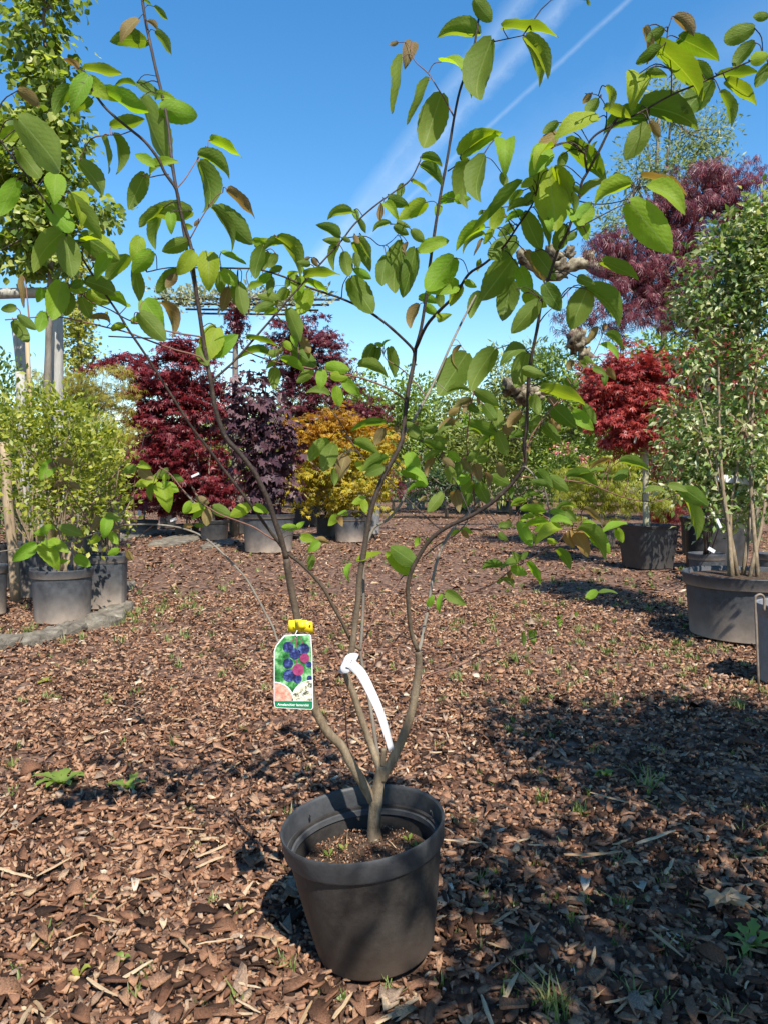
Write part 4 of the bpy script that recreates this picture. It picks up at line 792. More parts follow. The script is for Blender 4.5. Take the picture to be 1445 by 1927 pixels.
# ---- stems: radius px start/end, depth at the tip, photo points from the root upwards
STEMS = [
 ('trunk', 13.5, 10, 1.535, [(706, 1590), (704, 1560), (706, 1525), (709, 1496), (713, 1472), (719, 1441)], 'bark', 1.555),
 ('stub', 5.5, 4.5, 1.53, [(719, 1441), (721, 1425), (722, 1408)], 'bark', 0),
 ('left', 9.5, 6.2, 1.45, [(705, 1512), (696, 1497), (680, 1469), (662, 1438), (643, 1404), (618, 1379), (603, 1354), (592, 1329), (580, 1270), (567, 1200), (558, 1155), (551, 1120), (544, 1085), (539, 1051)], 'bark', 0),
 ('leftup', 6.2, 2.6, 1.30, [(539, 1051), (530, 1016), (518, 981), (506, 943), (490, 909), (478, 886), (450, 851), (426, 824), (412, 789), (403, 754), (398, 720), (391, 685), (382, 630), (375, 581), (369, 540), (363, 495), (360, 464), (348, 426), (339, 391), (332, 356), (311, 325), (298, 298), (273, 266), (249, 246), (215, 218), (194, 197), (170, 163)], 'bark_dark', 0),
 ('leftback', 4.2, 3.0, 1.75, [(376, 590), (364, 520), (353, 477), (346, 429), (339, 391), (325, 311), (317, 235), (306, 180), (294, 131), (282, 76), (273, 31), (266, -20)], 'bark', 0),
 ('right', 9.5, 6.5, 1.52, [(717, 1468), (726, 1450), (740, 1426), (761, 1379), (775, 1335), (782, 1295), (788, 1248), (786, 1226)], 'bark', 0),
 ('righta', 5.2, 2.6, 1.20, [(786, 1226), (774, 1192), (769, 1151), (767, 1106), (774, 1075), (788, 1047), (809, 1016), (840, 992), (885, 971), (923, 947), (957, 916), (973, 896), (988, 870), (985, 837), (990, 803), (992, 754), (995, 699), (1002, 658), (1011, 613), (1019, 564), (1040, 498), (1052, 464), (1066, 439), (1078, 405), (1087, 374), (1094, 343), (1104, 325), (1125, 287), (1149, 239), (1173, 208)], 'bark_dark', 0),
 ('rightblack', 2.6, 1.6, 1.15, [(1104, 325), (1100, 290), (1112, 262), (1139, 242), (1201, 213), (1260, 180), (1315, 157), (1360, 137), (1409, 116), (1460, 98)], 'bark_dark', 0),
 ('rightgrey', 4.2, 2.2, 1.75, [(786, 1226), (791, 1213), (797, 1182), (805, 1144), (812, 1099), (822, 1054), (836, 1020), (857, 988), (878, 968), (895, 947), (912, 930), (925, 900)], 'bark_grey', 0),
 ('centre', 8.0, 4.6, 1.58, [(716, 1452), (705, 1420), (690, 1379), (677, 1342), (665, 1304), (651, 1268), (660, 1234), (663, 1217), (669, 1168), (674, 1127), (677, 1085), (684, 1044), (691, 999), (701, 950), (722, 896), (743, 858), (757, 824), (762, 779), (769, 727), (778, 685), (781, 658)], 'bark_dark', 0),
 ('centretop', 3.8, 2.2, 1.50, [(781, 658), (793, 613), (805, 533), (809, 495), (821, 412), (829, 363), (842, 294), (854, 221), (864, 173), (878, 131), (892, 83), (900, 35), (911, -20)], 'bark_dark', 0),
 ('centreright', 4.0, 1.9, 1.25, [(781, 658), (802, 613), (826, 585), (857, 554), (881, 516), (912, 495), (947, 464), (973, 426), (997, 391), (1008, 366)], 'bark_dark', 0),
 ('grey', 4.6, 2.8, 1.66, [(715, 1440), (707, 1395), (699, 1342), (688, 1280), (682, 1251), (679, 1223), (682, 1177), (684, 1130), (684, 1064), (688, 1030), (694, 1013), (705, 992), (729, 978), (750, 954), (764, 926), (770, 900)], 'bark_grey', 0),
 ('slant', 3.0, 2.2, 1.72, [(760, 815), (774, 796), (805, 741), (826, 699), (847, 651), (867, 609), (888, 568), (897, 552)], 'bark_grey', 0),
 ('longleft', 4.0, 1.8, 1.17, [(679, 1223), (663, 1210), (646, 1175), (625, 1137), (608, 1106), (584, 1078), (563, 1058), (539, 1039), (518, 1012), (500, 988), (478, 957), (453, 924), (426, 889), (398, 851), (363, 806), (332, 758), (301, 709), (270, 661), (242, 620), (225, 592), (204, 561), (176, 519), (152, 481), (118, 429), (93, 388), (69, 356), (45, 322), (16, 284), (-10, 250)], 'bark', 0),
 ('sideleft', 2.2, 1.3, 1.25, [(391, 690), (375, 671), (329, 658), (284, 642), (242, 626), (201, 616), (152, 604), (114, 597), (69, 597), (10, 602)], 'twig_red', 0),
 ('sideleft2', 2.0, 1.2, 1.30, [(382, 636), (374, 633), (329, 626), (287, 616), (242, 602), (208, 583), (173, 568), (149, 550), (130, 546)], 'twig_red', 0),
 ('crossright', 2.6, 1.5, 1.45, [(399, 725), (401, 716), (436, 685), (467, 651), (498, 616), (525, 585), (549, 557), (577, 526), (611, 488), (643, 453), (667, 422), (701, 391), (743, 360), (771, 339), (791, 301)], 'bark_dark', 0),
 ('crossleft', 3.2, 1.3, 1.35, [(779, 664), (775, 655), (753, 633), (722, 606), (688, 583), (643, 562), (608, 550), (573, 538), (535, 521), (487, 507), (450, 505), (381, 504), (318, 504), (277, 512)], 'bark', 0),
 ('midleft', 2.3, 1.4, 1.45, [(764, 760), (760, 751), (722, 727), (674, 710), (625, 701), (577, 692), (522, 682), (480, 668), (455, 655)], 'twig_red', 0),
 ('backtwig', 1.7, 1.1, 1.75, [(840, 992), (823, 992), (767, 940), (722, 896), (684, 862), (663, 834), (632, 782), (584, 723)], 'bark_dark', 0),
 ('thin', 2.0, 1.2, 1.60, [(655, 1275), (650, 1265), (629, 1224), (608, 1196), (584, 1137), (567, 1092), (546, 1051), (530, 1030)], 'twig_red', 0),
 ('spur', 1.9, .9, 1.50, [(664, 1432), (656, 1410), (652, 1379), (649, 1332), (637, 1298), (618, 1270), (600, 1250)], 'twig_red', 0),
 ('arc', 1.9, 1.3, 1.75, [(682, 1230), (684, 1217), (695, 1182), (712, 1144), (736, 1113), (760, 1082), (785, 1058), (823, 1026), (857, 1006), (878, 981), (888, 950)], 'twig_red', 0),
 ('lowright', 2.2, 1.2, 1.45, [(685, 1275), (691, 1265), (722, 1231), (757, 1189), (791, 1158), (819, 1141), (847, 1123), (888, 1113), (926, 1099), (964, 1071), (1007, 1047), (1042, 1026), (1062, 1005)], 'twig_red', 0),
 ('lowright2', 2.0, .9, 1.65, [(784, 1290), (802, 1272), (829, 1262), (874, 1248), (912, 1227), (945, 1217), (980, 1208), (1014, 1196), (1038, 1175), (1073, 1154), (1097, 1137), (1121, 1120)], 'twig_red', 0),
 ('lowleft', 3.0, 1.3, 1.62, [(586, 1305), (560, 1260), (525, 1210), (515, 1182), (497, 1148), (484, 1123), (464, 1089), (436, 1058), (408, 1030), (381, 1009), (353, 997), (322, 990), (287, 987), (256, 987), (228, 990), (180, 1004), (131, 1020), (76, 1030), (35, 1033), (-12, 1040)], 'bark_grey', 0),
 ('lowleft_a', 1.4, .9, 1.55, [(258, 988), (253, 960), (253, 919), (256, 895)], 'twig_red', 0),
 ('lowleft_b', 1.3, .8, 1.70, [(290, 988), (263, 1009), (239, 1035)], 'twig_red', 0),
 ('lowleft_c', 1.4, .9, 1.55, [(176, 1006), (160, 970), (135, 930), (110, 885), (100, 868)], 'twig_red', 0),
 ('midlow', 2.0, 1.1, 1.60, [(524, 1020), (500, 1006), (478, 992), (450, 981), (415, 968), (391, 954), (367, 940), (346, 923), (322, 893), (300, 878)], 'twig_red', 0),
 ('rightlow', 2.4, 1.2, 1.35, [(983, 880), (987, 878), (1007, 898), (1025, 926), (1031, 957), (1035, 978), (1048, 1000)], 'bark_grey', 0),
 ('rightfar', 1.9, 1.0, 1.50, [(968, 903), (976, 897), (1031, 902), (1075, 905), (1111, 912), (1139, 923), (1170, 935), (1208, 943), (1243, 942), (1281, 928), (1300, 925)], 'twig_red', 0),
 ('rightfar2', 1.7, .9, 1.45, [(925, 946), (945, 940), (980, 950), (1031, 975), (1083, 985), (1125, 995), (1166, 992)], 'twig_red', 0),
 ('clustera', 1.7, 1.0, 1.55, [(893, 950), (890, 923), (885, 885), (878, 848), (878, 820), (885, 770), (890, 740)], 'twig_red', 0),
 ('clusterb', 1.4, .9, 1.60, [(906, 940), (914, 879), (919, 831), (925, 790)], 'bark_dark', 0),
 ('clusterc', 1.6, .9, 1.60, [(885, 971), (864, 921), (854, 903), (829, 872), (812, 848), (788, 827)], 'bark_dark', 0),
 ('highback', 1.5, .9, 1.65, [(800, 745), (784, 723), (757, 696), (729, 678), (722, 668)], 'twig_red', 0),
 ('redtip', 1.7, .9, 1.40, [(985, 860), (997, 824), (1025, 782), (1059, 744), (1090, 706), (1118, 664), (1132, 632)], 'twig_red', 0),
 ('redtip2', 1.4, .9, 1.45, [(980, 890), (985, 860), (1010, 810), (1040, 770), (1075, 735)], 'twig_red', 0),
 ('notch', 1.5, .9, 1.35, [(1012, 610), (1025, 592), (1044, 575)], 'bark_dark', 0),
 ('outer', 1.8, 1.0, 1.10, [(1066, 440), (1096, 424), (1132, 405), (1159, 391), (1184, 380)], 'bark_grey', 0),
 ('outer2', 1.6, .9, 1.15, [(1086, 378), (1118, 384), (1152, 382), (1190, 372)], 'bark_dark', 0),
 ('toptwig', 1.7, .9, 1.55, [(854, 221), (840, 194), (823, 166), (805, 138), (781, 116), (772, 93)], 'twig_red', 0),
 ('toptwig2', 1.7, .9, 1.45, [(892, 86), (930, 78), (983, 67)], 'bark_dark', 0),
 ('toptwig3', 1.6, .9, 1.50, [(842, 322), (864, 308), (888, 301), (906, 296)], 'bark_dark', 0),
 ('sidea', 1.5, .9, 1.40, [(332, 356), (350, 335), (372, 300), (392, 275)], 'twig_red', 0),
 ('sideb', 1.5, .9, 1.35, [(358, 450), (380, 410), (405, 372), (420, 362)], 'twig_red', 0),
 ('sidec', 1.4, .9, 1.35, [(318, 328), (300, 330), (278, 334), (262, 328)], 'twig_red', 0),
 ('sided', 1.3, .8, 1.35, [(249, 246), (225, 254), (205, 254)], 'twig_red', 0),
 ('tallright', 1.4, .8, 1.15, [(1262, 180), (1262, 130), (1254, 70), (1262, 36)], 'bark_dark', 0),
 ('tallright2', 1.4, .8, 1.15, [(1139, 242), (1140, 205), (1125, 180), (1100, 176)], 'bark_dark', 0),
 ('holes', 1.3, .8, 1.45, [(493, 508), (495, 480), (500, 460), (515, 450)], 'twig_red', 0),
 ('upmid', 1.4, .8, 1.45, [(643, 560), (646, 535), (658, 515), (668, 505)], 'bark_dark', 0),
 ('hangmid', 1.3, .8, 1.55, [(648, 448), (690, 445), (715, 462), (735, 455), (758, 430)], 'bark_dark', 0),
]
branch_obj, spts, sinfo = {}, [], []
for (nm, r0, r1, Y1, pts, mat, Y0) in STEMS:
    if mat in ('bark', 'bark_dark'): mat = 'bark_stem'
    if not Y0:
        k = int(np.argmin([math.hypot(q[0] - pts[0][0], q[1] - pts[0][1]) for q in spts])); Y0 = spts[k][2]
    q2 = catmull([(x, y, 0) for x, y in pts], 4); d = np.cumsum([0] + [np.linalg.norm(q2[i + 1] - q2[i]) for i in range(len(q2) - 1)]); d = d / d[-1]
    Ys = Y0 + (Y1 - Y0) * d ** .9; rad = (r0 + (r1 - r0) * d) * np.array(Ys) / F * (1 if nm in ('trunk', 'left', 'right', 'stub') else .84)
    if nm == 'trunk': rad = rad * (1 + .22 * np.clip(1 - d * 5, 0, 1) + .10 * np.exp(-((d - .55) / .06) ** 2))
    else: rad = rad * (1 + .10 * (np.sin(np.arange(len(d)) * 1.7 + len(spts)) > .86))
    p3 = [P(a[0], a[1], y) for a, y in zip(q2, Ys)]
    m = MB(); m.tube(p3, rad, 12 if r0 > 6 else 7)
    branch_obj[nm] = [m, mat]
    for a, y, pp in zip(q2, Ys, p3): spts.append((a[0], a[1], y)); sinfo.append((nm, pp))
S2 = np.array([(a, b) for a, b, _ in spts]); S2n = [s[0] for s in sinfo]
leafy = np.array([s not in ('trunk', 'stub', 'left', 'right', 'grey', 'rightgrey') for s in S2n])
# ---- leaves: photo windows (x0, y0, zoom) and rows base x, base y, tip x, tip y, width, side+tint
WIN = {'A': (0, 0, 2.89), 'B': (480, 0, 2.89), 'C': (945, 0, 2.89), 'D': (0, 450, 2.89), 'E': (480, 450, 2.89), 'F': (945, 450, 2.89), 'G': (0, 850, 2.89), 'H': (480, 850, 2.89), 'I': (945, 850, 2.89),
       'J': (860, 180, 4.8167), 'K': (860, 400, 4.8167), 'L': (760, 680, 4.8167), 'M': (0, 300, 4.8167), 'N': (440, 420, 4.8167), 'O': (940, 850, 4.8167)}
LEAVES = {
'A': """785 0 825 30 18 ug;840 35 910 105 30 ug;805 115 855 165 26 ub;850 170 930 295 50 ug;755 105 665 230 50 tb;800 225 610 225 75 ug;430 370 345 325 40 ub;460 375 655 398 52 ug;485 410 400 600 90 ty;390 470 305 620 75 ug;500 540 385 610 60 ug;500 465 640 550 80 ty;560 500 800 600 75 uy;745 470 630 470 22 ug;745 450 880 530 60 tg;770 530 925 890 110 ug;845 545 970 560 45 ty;870 590 1065 628 110 uy;605 690 780 650 60 ug;560 740 590 935 50 ug;615 730 630 940 65 ug;845 905 740 845 50 ty;820 950 970 885 45 ty;790 945 705 1130 95 ug;1145 760 1310 855 60 uy;1080 840 1240 970 70 ug;1085 880 1095 1145 85 ug;1140 830 1160 860 20 ub;1240 1030 1380 1180 70 ub;1175 1130 1365 1320 100 ug;1155 1130 1255 1360 75 ug;1045 1150 820 1150 100 ug;890 1130 765 1230 45 ug;880 1175 850 1350 55 ug;930 1160 935 1270 55 ty;1000 1230 1050 1235 45 ty;1075 1200 1060 1230 30 ub;1025 1310 890 1365 70 ug;1375 1310 1445 1320 50 ty;1205 1370 1335 1435 40 ty;100 490 215 570 60 ub;100 645 315 915 150 ug;110 700 0 760 100 ty;100 810 215 960 90 ug;430 880 550 1060 85 ug""",
'B': """1190 0 1280 110 90 ug;1220 185 1000 205 85 ug;1010 335 1165 525 65 ty;945 435 830 665 55 ug;1010 510 920 790 150 ug;1285 215 1220 525 125 ug;850 230 815 370 70 tb;775 230 730 245 25 ub;800 310 745 605 75 ug;1115 845 1330 730 105 uy;905 855 1010 905 45 ug;900 900 1010 1010 60 ug;850 985 950 1065 30 ug;800 1000 780 1070 55 ug;725 1075 830 1120 60 ug;705 1105 775 1195 50 ty;690 1110 680 1200 30 tb;925 1100 780 1185 85 uy;1000 1110 985 1180 60 ty;1010 1100 1165 1090 60 uy;525 1150 400 1195 50 ug;540 1140 560 1200 40 ty;560 1190 600 1265 35 ug;735 1215 645 1260 30 ug;770 1210 840 1235 35 ug;755 1230 830 1275 45 ug;850 1250 915 1310 50 ug""",
'C': """0 150 285 200 85 ug;125 200 240 420 95 ug;115 205 195 460 65 ug;460 0 472 30 25 ug;935 90 1035 190 60 ub;875 155 785 220 65 ug;860 260 730 340 60 ug;960 210 1165 325 100 ug;830 245 1075 535 130 ug;770 150 780 340 25 ub;740 400 700 600 200 ty;780 395 890 415 50 ug;1140 440 990 600 140 ug;1045 345 1140 440 110 ug;750 580 1045 700 130 ug;1170 410 1375 395 45 ug;1215 440 1370 565 75 ug;1185 500 1235 690 45 ug;1370 230 1260 365 75 ug;1370 150 1210 215 80 ug;1445 90 1365 90 45 ug;1350 330 1445 300 70 uy;1445 350 1380 470 70 ug;790 640 560 740 90 ug;790 670 670 860 120 ug;800 660 855 740 40 ub;520 640 290 760 80 ty;300 665 220 720 50 ug;480 510 435 560 45 ub;520 540 455 610 55 ug;560 470 570 600 40 ug;555 580 690 640 60 ug;345 770 550 990 110 ug;490 820 515 770 20 ug;290 720 195 850 70 tb;270 800 180 930 35 ty;240 800 150 950 140 ty;340 830 310 920 50 ug;420 1080 625 1020 60 tg;700 1000 510 1110 80 uy;755 960 990 1060 50 ub;790 1010 980 1160 80 ty;690 1100 905 1360 170 uy;480 1110 400 1180 70 uy;250 920 290 1240 210 ty;280 910 370 1100 80 uy;360 1140 455 1300 60 ty;250 1190 260 1270 50 ty""",
'M': """510 130 490 405 250 ty;150 190 0 500 160 uy;650 300 735 600 120 ty;620 340 910 700 190 ug;430 400 650 640 150 uy;575 660 320 1010 190 ug;600 700 660 1050 200 ug;740 680 1070 900 200 ug;760 750 1070 900 90 ty;820 800 900 910 90 ub;1000 870 880 1090 110 ty;1180 880 970 1110 130 ug;1270 700 1220 930 170 ty;1380 830 1210 1020 170 uy;1220 1000 1265 1280 120 ug;215 1060 220 1335 55 ub;390 1170 340 1290 90 uy;560 1110 480 1440 180 ty;640 1140 500 1300 90 ub;640 1180 790 1180 70 ty;650 1150 770 1100 80 tg;770 1100 1040 1225 130 ug;790 1200 990 1300 130 uy;1150 1340 830 1340 90 uy;640 1210 600 1410 160 ug;740 1250 820 1430 110 ug;150 1340 20 1360 100 tg""",
'D': """785 335 890 485 110 ty;760 400 895 545 100 ug;880 345 935 530 60 ub;715 450 815 440 45 uy;610 495 690 475 35 uy;600 460 480 435 40 ub;100 415 195 490 55 ug;75 445 155 555 65 ug;240 395 215 500 80 uy;1060 70 970 190 90 ty;1135 75 1140 275 140 ty;970 170 860 290 60 ug;960 190 905 260 50 ub;1140 130 1010 150 40 ug;1160 130 1110 70 40 ub;1205 170 1300 250 80 uy;1200 180 1200 290 60 ug;1245 265 1210 390 60 ub;1290 240 1330 400 90 ug;1180 480 1110 670 140 ty;1145 630 1290 525 90 ty;1080 590 1130 685 60 ug""",
'N': """190 190 310 140 70 ty;270 210 200 490 110 ug;330 270 270 420 100 ug;280 250 560 220 80 ug;400 130 590 480 130 ug;390 280 320 400 90 ug;440 400 330 430 60 ug;340 470 210 540 90 uy;350 490 320 630 70 ug;140 580 265 545 50 ty;70 540 0 590 80 ty;45 570 100 820 110 ug;690 370 580 350 80 ug;710 320 760 390 50 ub;690 310 640 330 35 ub;640 470 950 470 105 ug;960 190 910 420 85 ug;960 120 755 20 90 ug;960 170 810 150 75 ug;990 130 1060 170 50 ug;1000 260 1040 470 110 ug;1100 270 1130 400 70 ug;1090 170 1230 430 130 ug;1140 130 1240 330 80 ug;1090 110 1130 180 50 ub;1090 420 1240 500 75 uy;1060 500 1250 800 190 ug;1380 300 1345 555 110 ug;1415 10 1270 80 40 ug;650 520 850 630 80 uy;590 480 570 705 125 ty;690 600 600 820 160 uy;400 700 220 650 100 ug;490 600 370 720 100 ug;360 740 190 790 80 ug;400 780 280 830 50 uy;520 480 470 590 60 ug;500 470 590 440 70 ty;640 440 620 400 40 ty;390 840 435 910 20 ub;490 780 600 1060 130 ug;540 1010 570 1120 75 ty;610 1030 690 1170 80 ub;450 1070 540 1150 80 uy;420 1150 450 1100 40 ub;120 1040 400 1120 85 ug;330 1200 50 1235 85 ug;330 1190 450 1150 90 ug;540 1140 740 1290 120 ug;430 1220 630 1340 80 uy;400 1240 300 1310 50 ug;830 1290 1040 1330 110 uy;880 1380 1030 1400 90 uy;800 1330 790 1500 180 ty;720 1330 580 1440 90 ug;370 1310 370 1500 150 ug;1270 1100 1180 1280 110 ug;1300 1130 1270 1290 120 ug;1130 1290 1385 1400 100 ug;1350 1110 1280 1090 50 ty;1360 1115 1420 1060 25 ty;30 1020 0 1060 40 ty""",
'E': """730 590 755 745 65 ug;480 770 565 840 60 ty;440 800 460 905 75 uy;400 850 280 840 40 tg;710 1000 530 1045 55 ug;700 1030 650 1115 55 ub;820 1000 890 1080 70 ug;765 1010 780 1060 40 ub;400 1090 295 1200 60 ug;430 1115 370 1255 110 ug;490 1180 455 1310 75 tb;540 1110 670 1180 60 ug;720 1190 590 1260 55 ug;550 1210 590 1260 50 ty;700 1240 600 1280 60 tg;425 1250 430 1340 40 ug;840 1160 875 1300 80 ty;780 1270 930 1330 40 ty;800 20 760 280 85 ug;870 50 805 305 110 ug;830 20 820 90 25 ub;735 100 690 245 60 ug;890 70 1045 10 60 ty;1080 100 935 270 130 uy;1100 250 930 290 80 ty;1110 250 1060 360 80 uy;1000 290 1010 370 60 ug;890 355 845 480 50 ub;890 320 990 350 45 uy;920 360 990 410 70 uy;990 430 1065 410 70 uy;1140 230 1200 260 40 uy;1150 620 1005 840 150 ug;1120 580 1105 700 25 ub;1300 600 1180 815 110 ug""",
'F': """125 600 -10 690 60 tg;130 620 75 800 150 ug;540 120 730 220 80 ug;560 460 545 500 25 tb;520 480 460 560 40 ub;560 520 650 600 45 ug;530 575 625 650 35 ty;440 645 490 670 35 ug;410 670 460 690 40 tg;380 660 350 710 40 ub;490 700 560 735 35 tg;555 740 555 800 45 tg;570 700 610 765 35 ub;345 760 410 810 50 ug;210 810 440 900 80 ug;110 710 225 740 60 ug;160 850 200 950 80 ug;245 860 300 900 40 ub;270 910 390 1020 85 ug;380 935 490 1035 75 ty;440 900 500 1000 50 ug;260 980 310 1040 45 ub;225 1010 310 1110 60 ug;100 950 30 1020 45 ub;100 1020 190 1010 60 ug""",
'J': """30 530 390 350 140 uy;430 400 430 725 150 ty;250 545 215 945 130 ug;400 700 440 820 80 ug;30 600 60 890 170 uy;100 580 90 1000 130 ug;-20 940 115 930 80 uy;580 790 150 1220 130 ug;680 760 575 830 90 ty;590 860 470 980 70 ug;690 880 600 990 90 ug;640 970 455 1050 80 ug;230 1040 190 1080 50 ug;350 1050 440 1100 80 ub;400 1010 310 1210 150 uy;600 1070 440 1150 70 uy;600 1060 750 1390 160 ug;250 1190 0 1400 120 uy;250 1260 60 1430 70 ug;230 1300 150 1445 30 ub;330 1200 240 1340 70 uy;500 1180 370 1270 110 ug;740 690 680 870 70 ug;1050 820 1120 880 60 ug;1040 880 1060 1040 60 ug;1230 1010 1100 1170 120 uy;740 1090 820 1380 90 ug;980 1170 900 1390 130 ug;890 1170 830 1240 60 ty;1080 1240 1000 1310 70 ug;940 540 940 670 70 ug""",
'K': """540 250 290 400 200 ug;500 420 230 780 300 ug;200 430 180 530 50 ug;210 720 120 950 110 ug;490 620 410 965 200 ug;560 500 660 750 130 uy;740 800 500 1080 170 ug;540 690 560 720 50 ug;600 730 800 850 130 uy;620 360 780 640 110 ub;700 350 880 600 150 ug;790 650 930 880 170 tg;1180 680 1030 1040 250 ug;1090 590 1240 650 90 ug;1170 690 1440 1040 150 ug;1000 600 910 620 25 ub""",
'L': """400 280 610 300 50 ug;640 270 850 410 110 ug;600 340 460 410 60 ub;590 340 540 460 90 ub;660 330 670 400 30 ub;500 420 400 480 70 ub;590 400 690 470 80 ug;720 390 830 530 110 ug;850 440 850 600 140 ug;560 490 550 580 80 ty;450 530 300 610 80 ub;1060 460 940 590 70 ub;900 590 1010 680 80 ub;580 560 850 660 100 ug;530 610 290 690 60 tg;300 620 150 600 80 ug;20 560 150 700 110 ug;130 540 90 600 50 ub;270 690 380 740 80 ug;530 640 690 670 55 tg;180 730 380 800 70 ug;910 690 660 810 85 ug;840 640 930 850 110 ug;960 700 1140 680 70 ug;1110 500 1050 620 90 ug;1220 490 1150 600 80 ug;660 820 570 900 100 ug;0 850 130 1050 100 ty;0 990 200 1120 40 ty;200 1140 30 1190 55 uy;150 850 120 920 40 ub;280 880 210 1040 60 ub;310 820 180 890 60 ug;350 820 340 900 40 ub;400 830 510 900 80 uy;350 880 450 960 80 ub;400 960 450 1110 100 ug;490 920 490 1040 70 ug;590 1030 460 1110 110 uy;520 880 600 1010 70 ub;640 930 690 1080 100 ub;760 870 640 900 110 ug;730 1010 750 1150 50 ub;850 920 900 1050 90 ub;800 1040 960 1120 110 ug;670 1110 760 1290 200 ug;960 1130 970 1240 60 ug;620 1100 480 1240 130 ug;600 1200 530 1320 120 ug;460 1180 500 1360 120 ub;350 1190 220 1360 100 ug;200 1230 140 1260 40 ub;1090 1260 970 1310 50 uy;1100 1250 1240 1230 40 uy;1160 1270 1240 1290 30 ub;1130 780 1130 830 40 ub""",
'O': """340 180 470 320 110 ug;430 300 290 270 60 ug;450 230 610 350 120 ug;600 230 890 370 90 ug;940 170 690 230 60 tg;1010 230 900 220 60 ug;1170 170 1030 250 110 ug;1000 70 820 160 60 ub;1090 80 1340 170 100 ug;1310 370 1500 370 50 tg;220 440 100 490 60 uy;220 420 370 410 45 ug;290 460 370 450 40 ub;320 480 410 490 50 tg;410 550 190 520 65 uy;390 590 160 690 75 ty;440 640 210 690 75 uy;300 570 190 610 40 ty;160 640 280 850 100 uy;290 740 320 850 40 ug;420 670 310 720 70 ty;550 690 330 840 100 ty;430 800 520 830 60 uy;440 640 460 690 40 tb;460 630 650 660 60 ty;450 550 590 560 50 ty;600 540 690 630 130 tg;520 520 700 520 40 ug;770 510 910 640 70 ub;740 660 880 680 40 ty;650 700 790 940 110 tb;710 700 940 970 120 ug;600 740 660 870 90 ub;860 740 990 920 130 uy;920 670 1030 680 40 ub;1150 655 930 740 45 ty;1060 700 1110 820 95 uy;100 650 0 680 70 tg;180 980 110 910 60 tg;190 970 250 910 50 tg;150 1010 50 980 60 tg;160 1010 10 1060 60 tg;100 1050 240 1110 100 uy;80 1100 130 1190 50 ub;30 1140 -30 1190 60 tg;30 1150 120 1230 50 tg;250 1000 360 1200 80 uy;520 880 630 1060 80 ug;880 1260 780 1330 70 uy;890 1280 1060 1290 45 tg""",
'I': """900 180 1000 215 45 tg;980 200 1110 290 100 ug;990 240 1050 470 65 ug;310 895 310 950 60 uy;160 970 170 1050 45 ug;110 985 110 1055 28 ug;400 870 400 900 30 ug""",
'H': """0 295 75 330 50 ty;150 415 240 420 40 uy;230 410 270 380 50 uy;250 460 330 480 50 ty;350 490 290 545 90 ty;330 480 400 500 30 ub;310 560 300 640 40 ug;600 250 530 280 40 uy;590 260 600 330 60 uy;450 345 400 400 50 uy;455 350 475 405 35 ub;500 330 450 340 30 uy;555 590 680 550 40 ty;530 610 515 705 30 ty;870 610 740 520 100 ug;850 660 715 550 80 ty;890 465 870 515 50 uy;930 470 960 500 40 ug;1060 440 1110 430 40 uy;1120 420 1180 440 60 uy;1125 430 1160 470 50 ub;940 840 970 780 35 ty;1020 780 1010 880 35 ty;1035 765 1140 830 60 tg;1340 615 1235 635 40 ug;1320 445 1370 480 40 ug;1320 400 1390 400 45 tg""",
'G': """295 45 225 150 75 ty;300 60 250 150 50 ub;310 45 410 75 40 ub;300 190 370 170 30 ub;380 170 440 200 35 ub;745 85 670 110 55 ug;760 65 825 90 50 ty;755 90 830 150 70 ub;855 150 740 185 50 ty;835 175 825 265 35 ug;920 115 830 140 55 ug;910 120 890 165 40 ty;940 130 1000 160 60 ug;880 170 920 325 100 ty;890 170 970 215 60 uy;1040 270 1000 330 50 uy;1110 295 1005 335 45 ty;1065 250 1135 280 50 ub;1120 305 1050 365 40 ty;1130 310 1125 400 60 ub;1160 300 1260 350 80 ug;1360 290 1260 350 70 uy;1000 405 1050 400 35 ub;1060 400 1110 400 40 ug;300 420 190 445 55 uy;325 405 445 450 60 ug;300 430 260 500 80 ub;240 445 215 495 50 ub;200 505 75 590 75 ty;240 500 320 640 100 ty;240 490 370 545 50 ty;320 600 370 590 50 ty;410 570 490 620 55 ty;550 360 500 430 50 ub;590 360 565 470 90 ty;600 370 640 440 40 ub;580 345 660 370 45 ug;540 460 490 500 70 uy;600 440 640 500 50 ty;650 530 590 560 40 uy;690 540 720 590 40 ub"""}
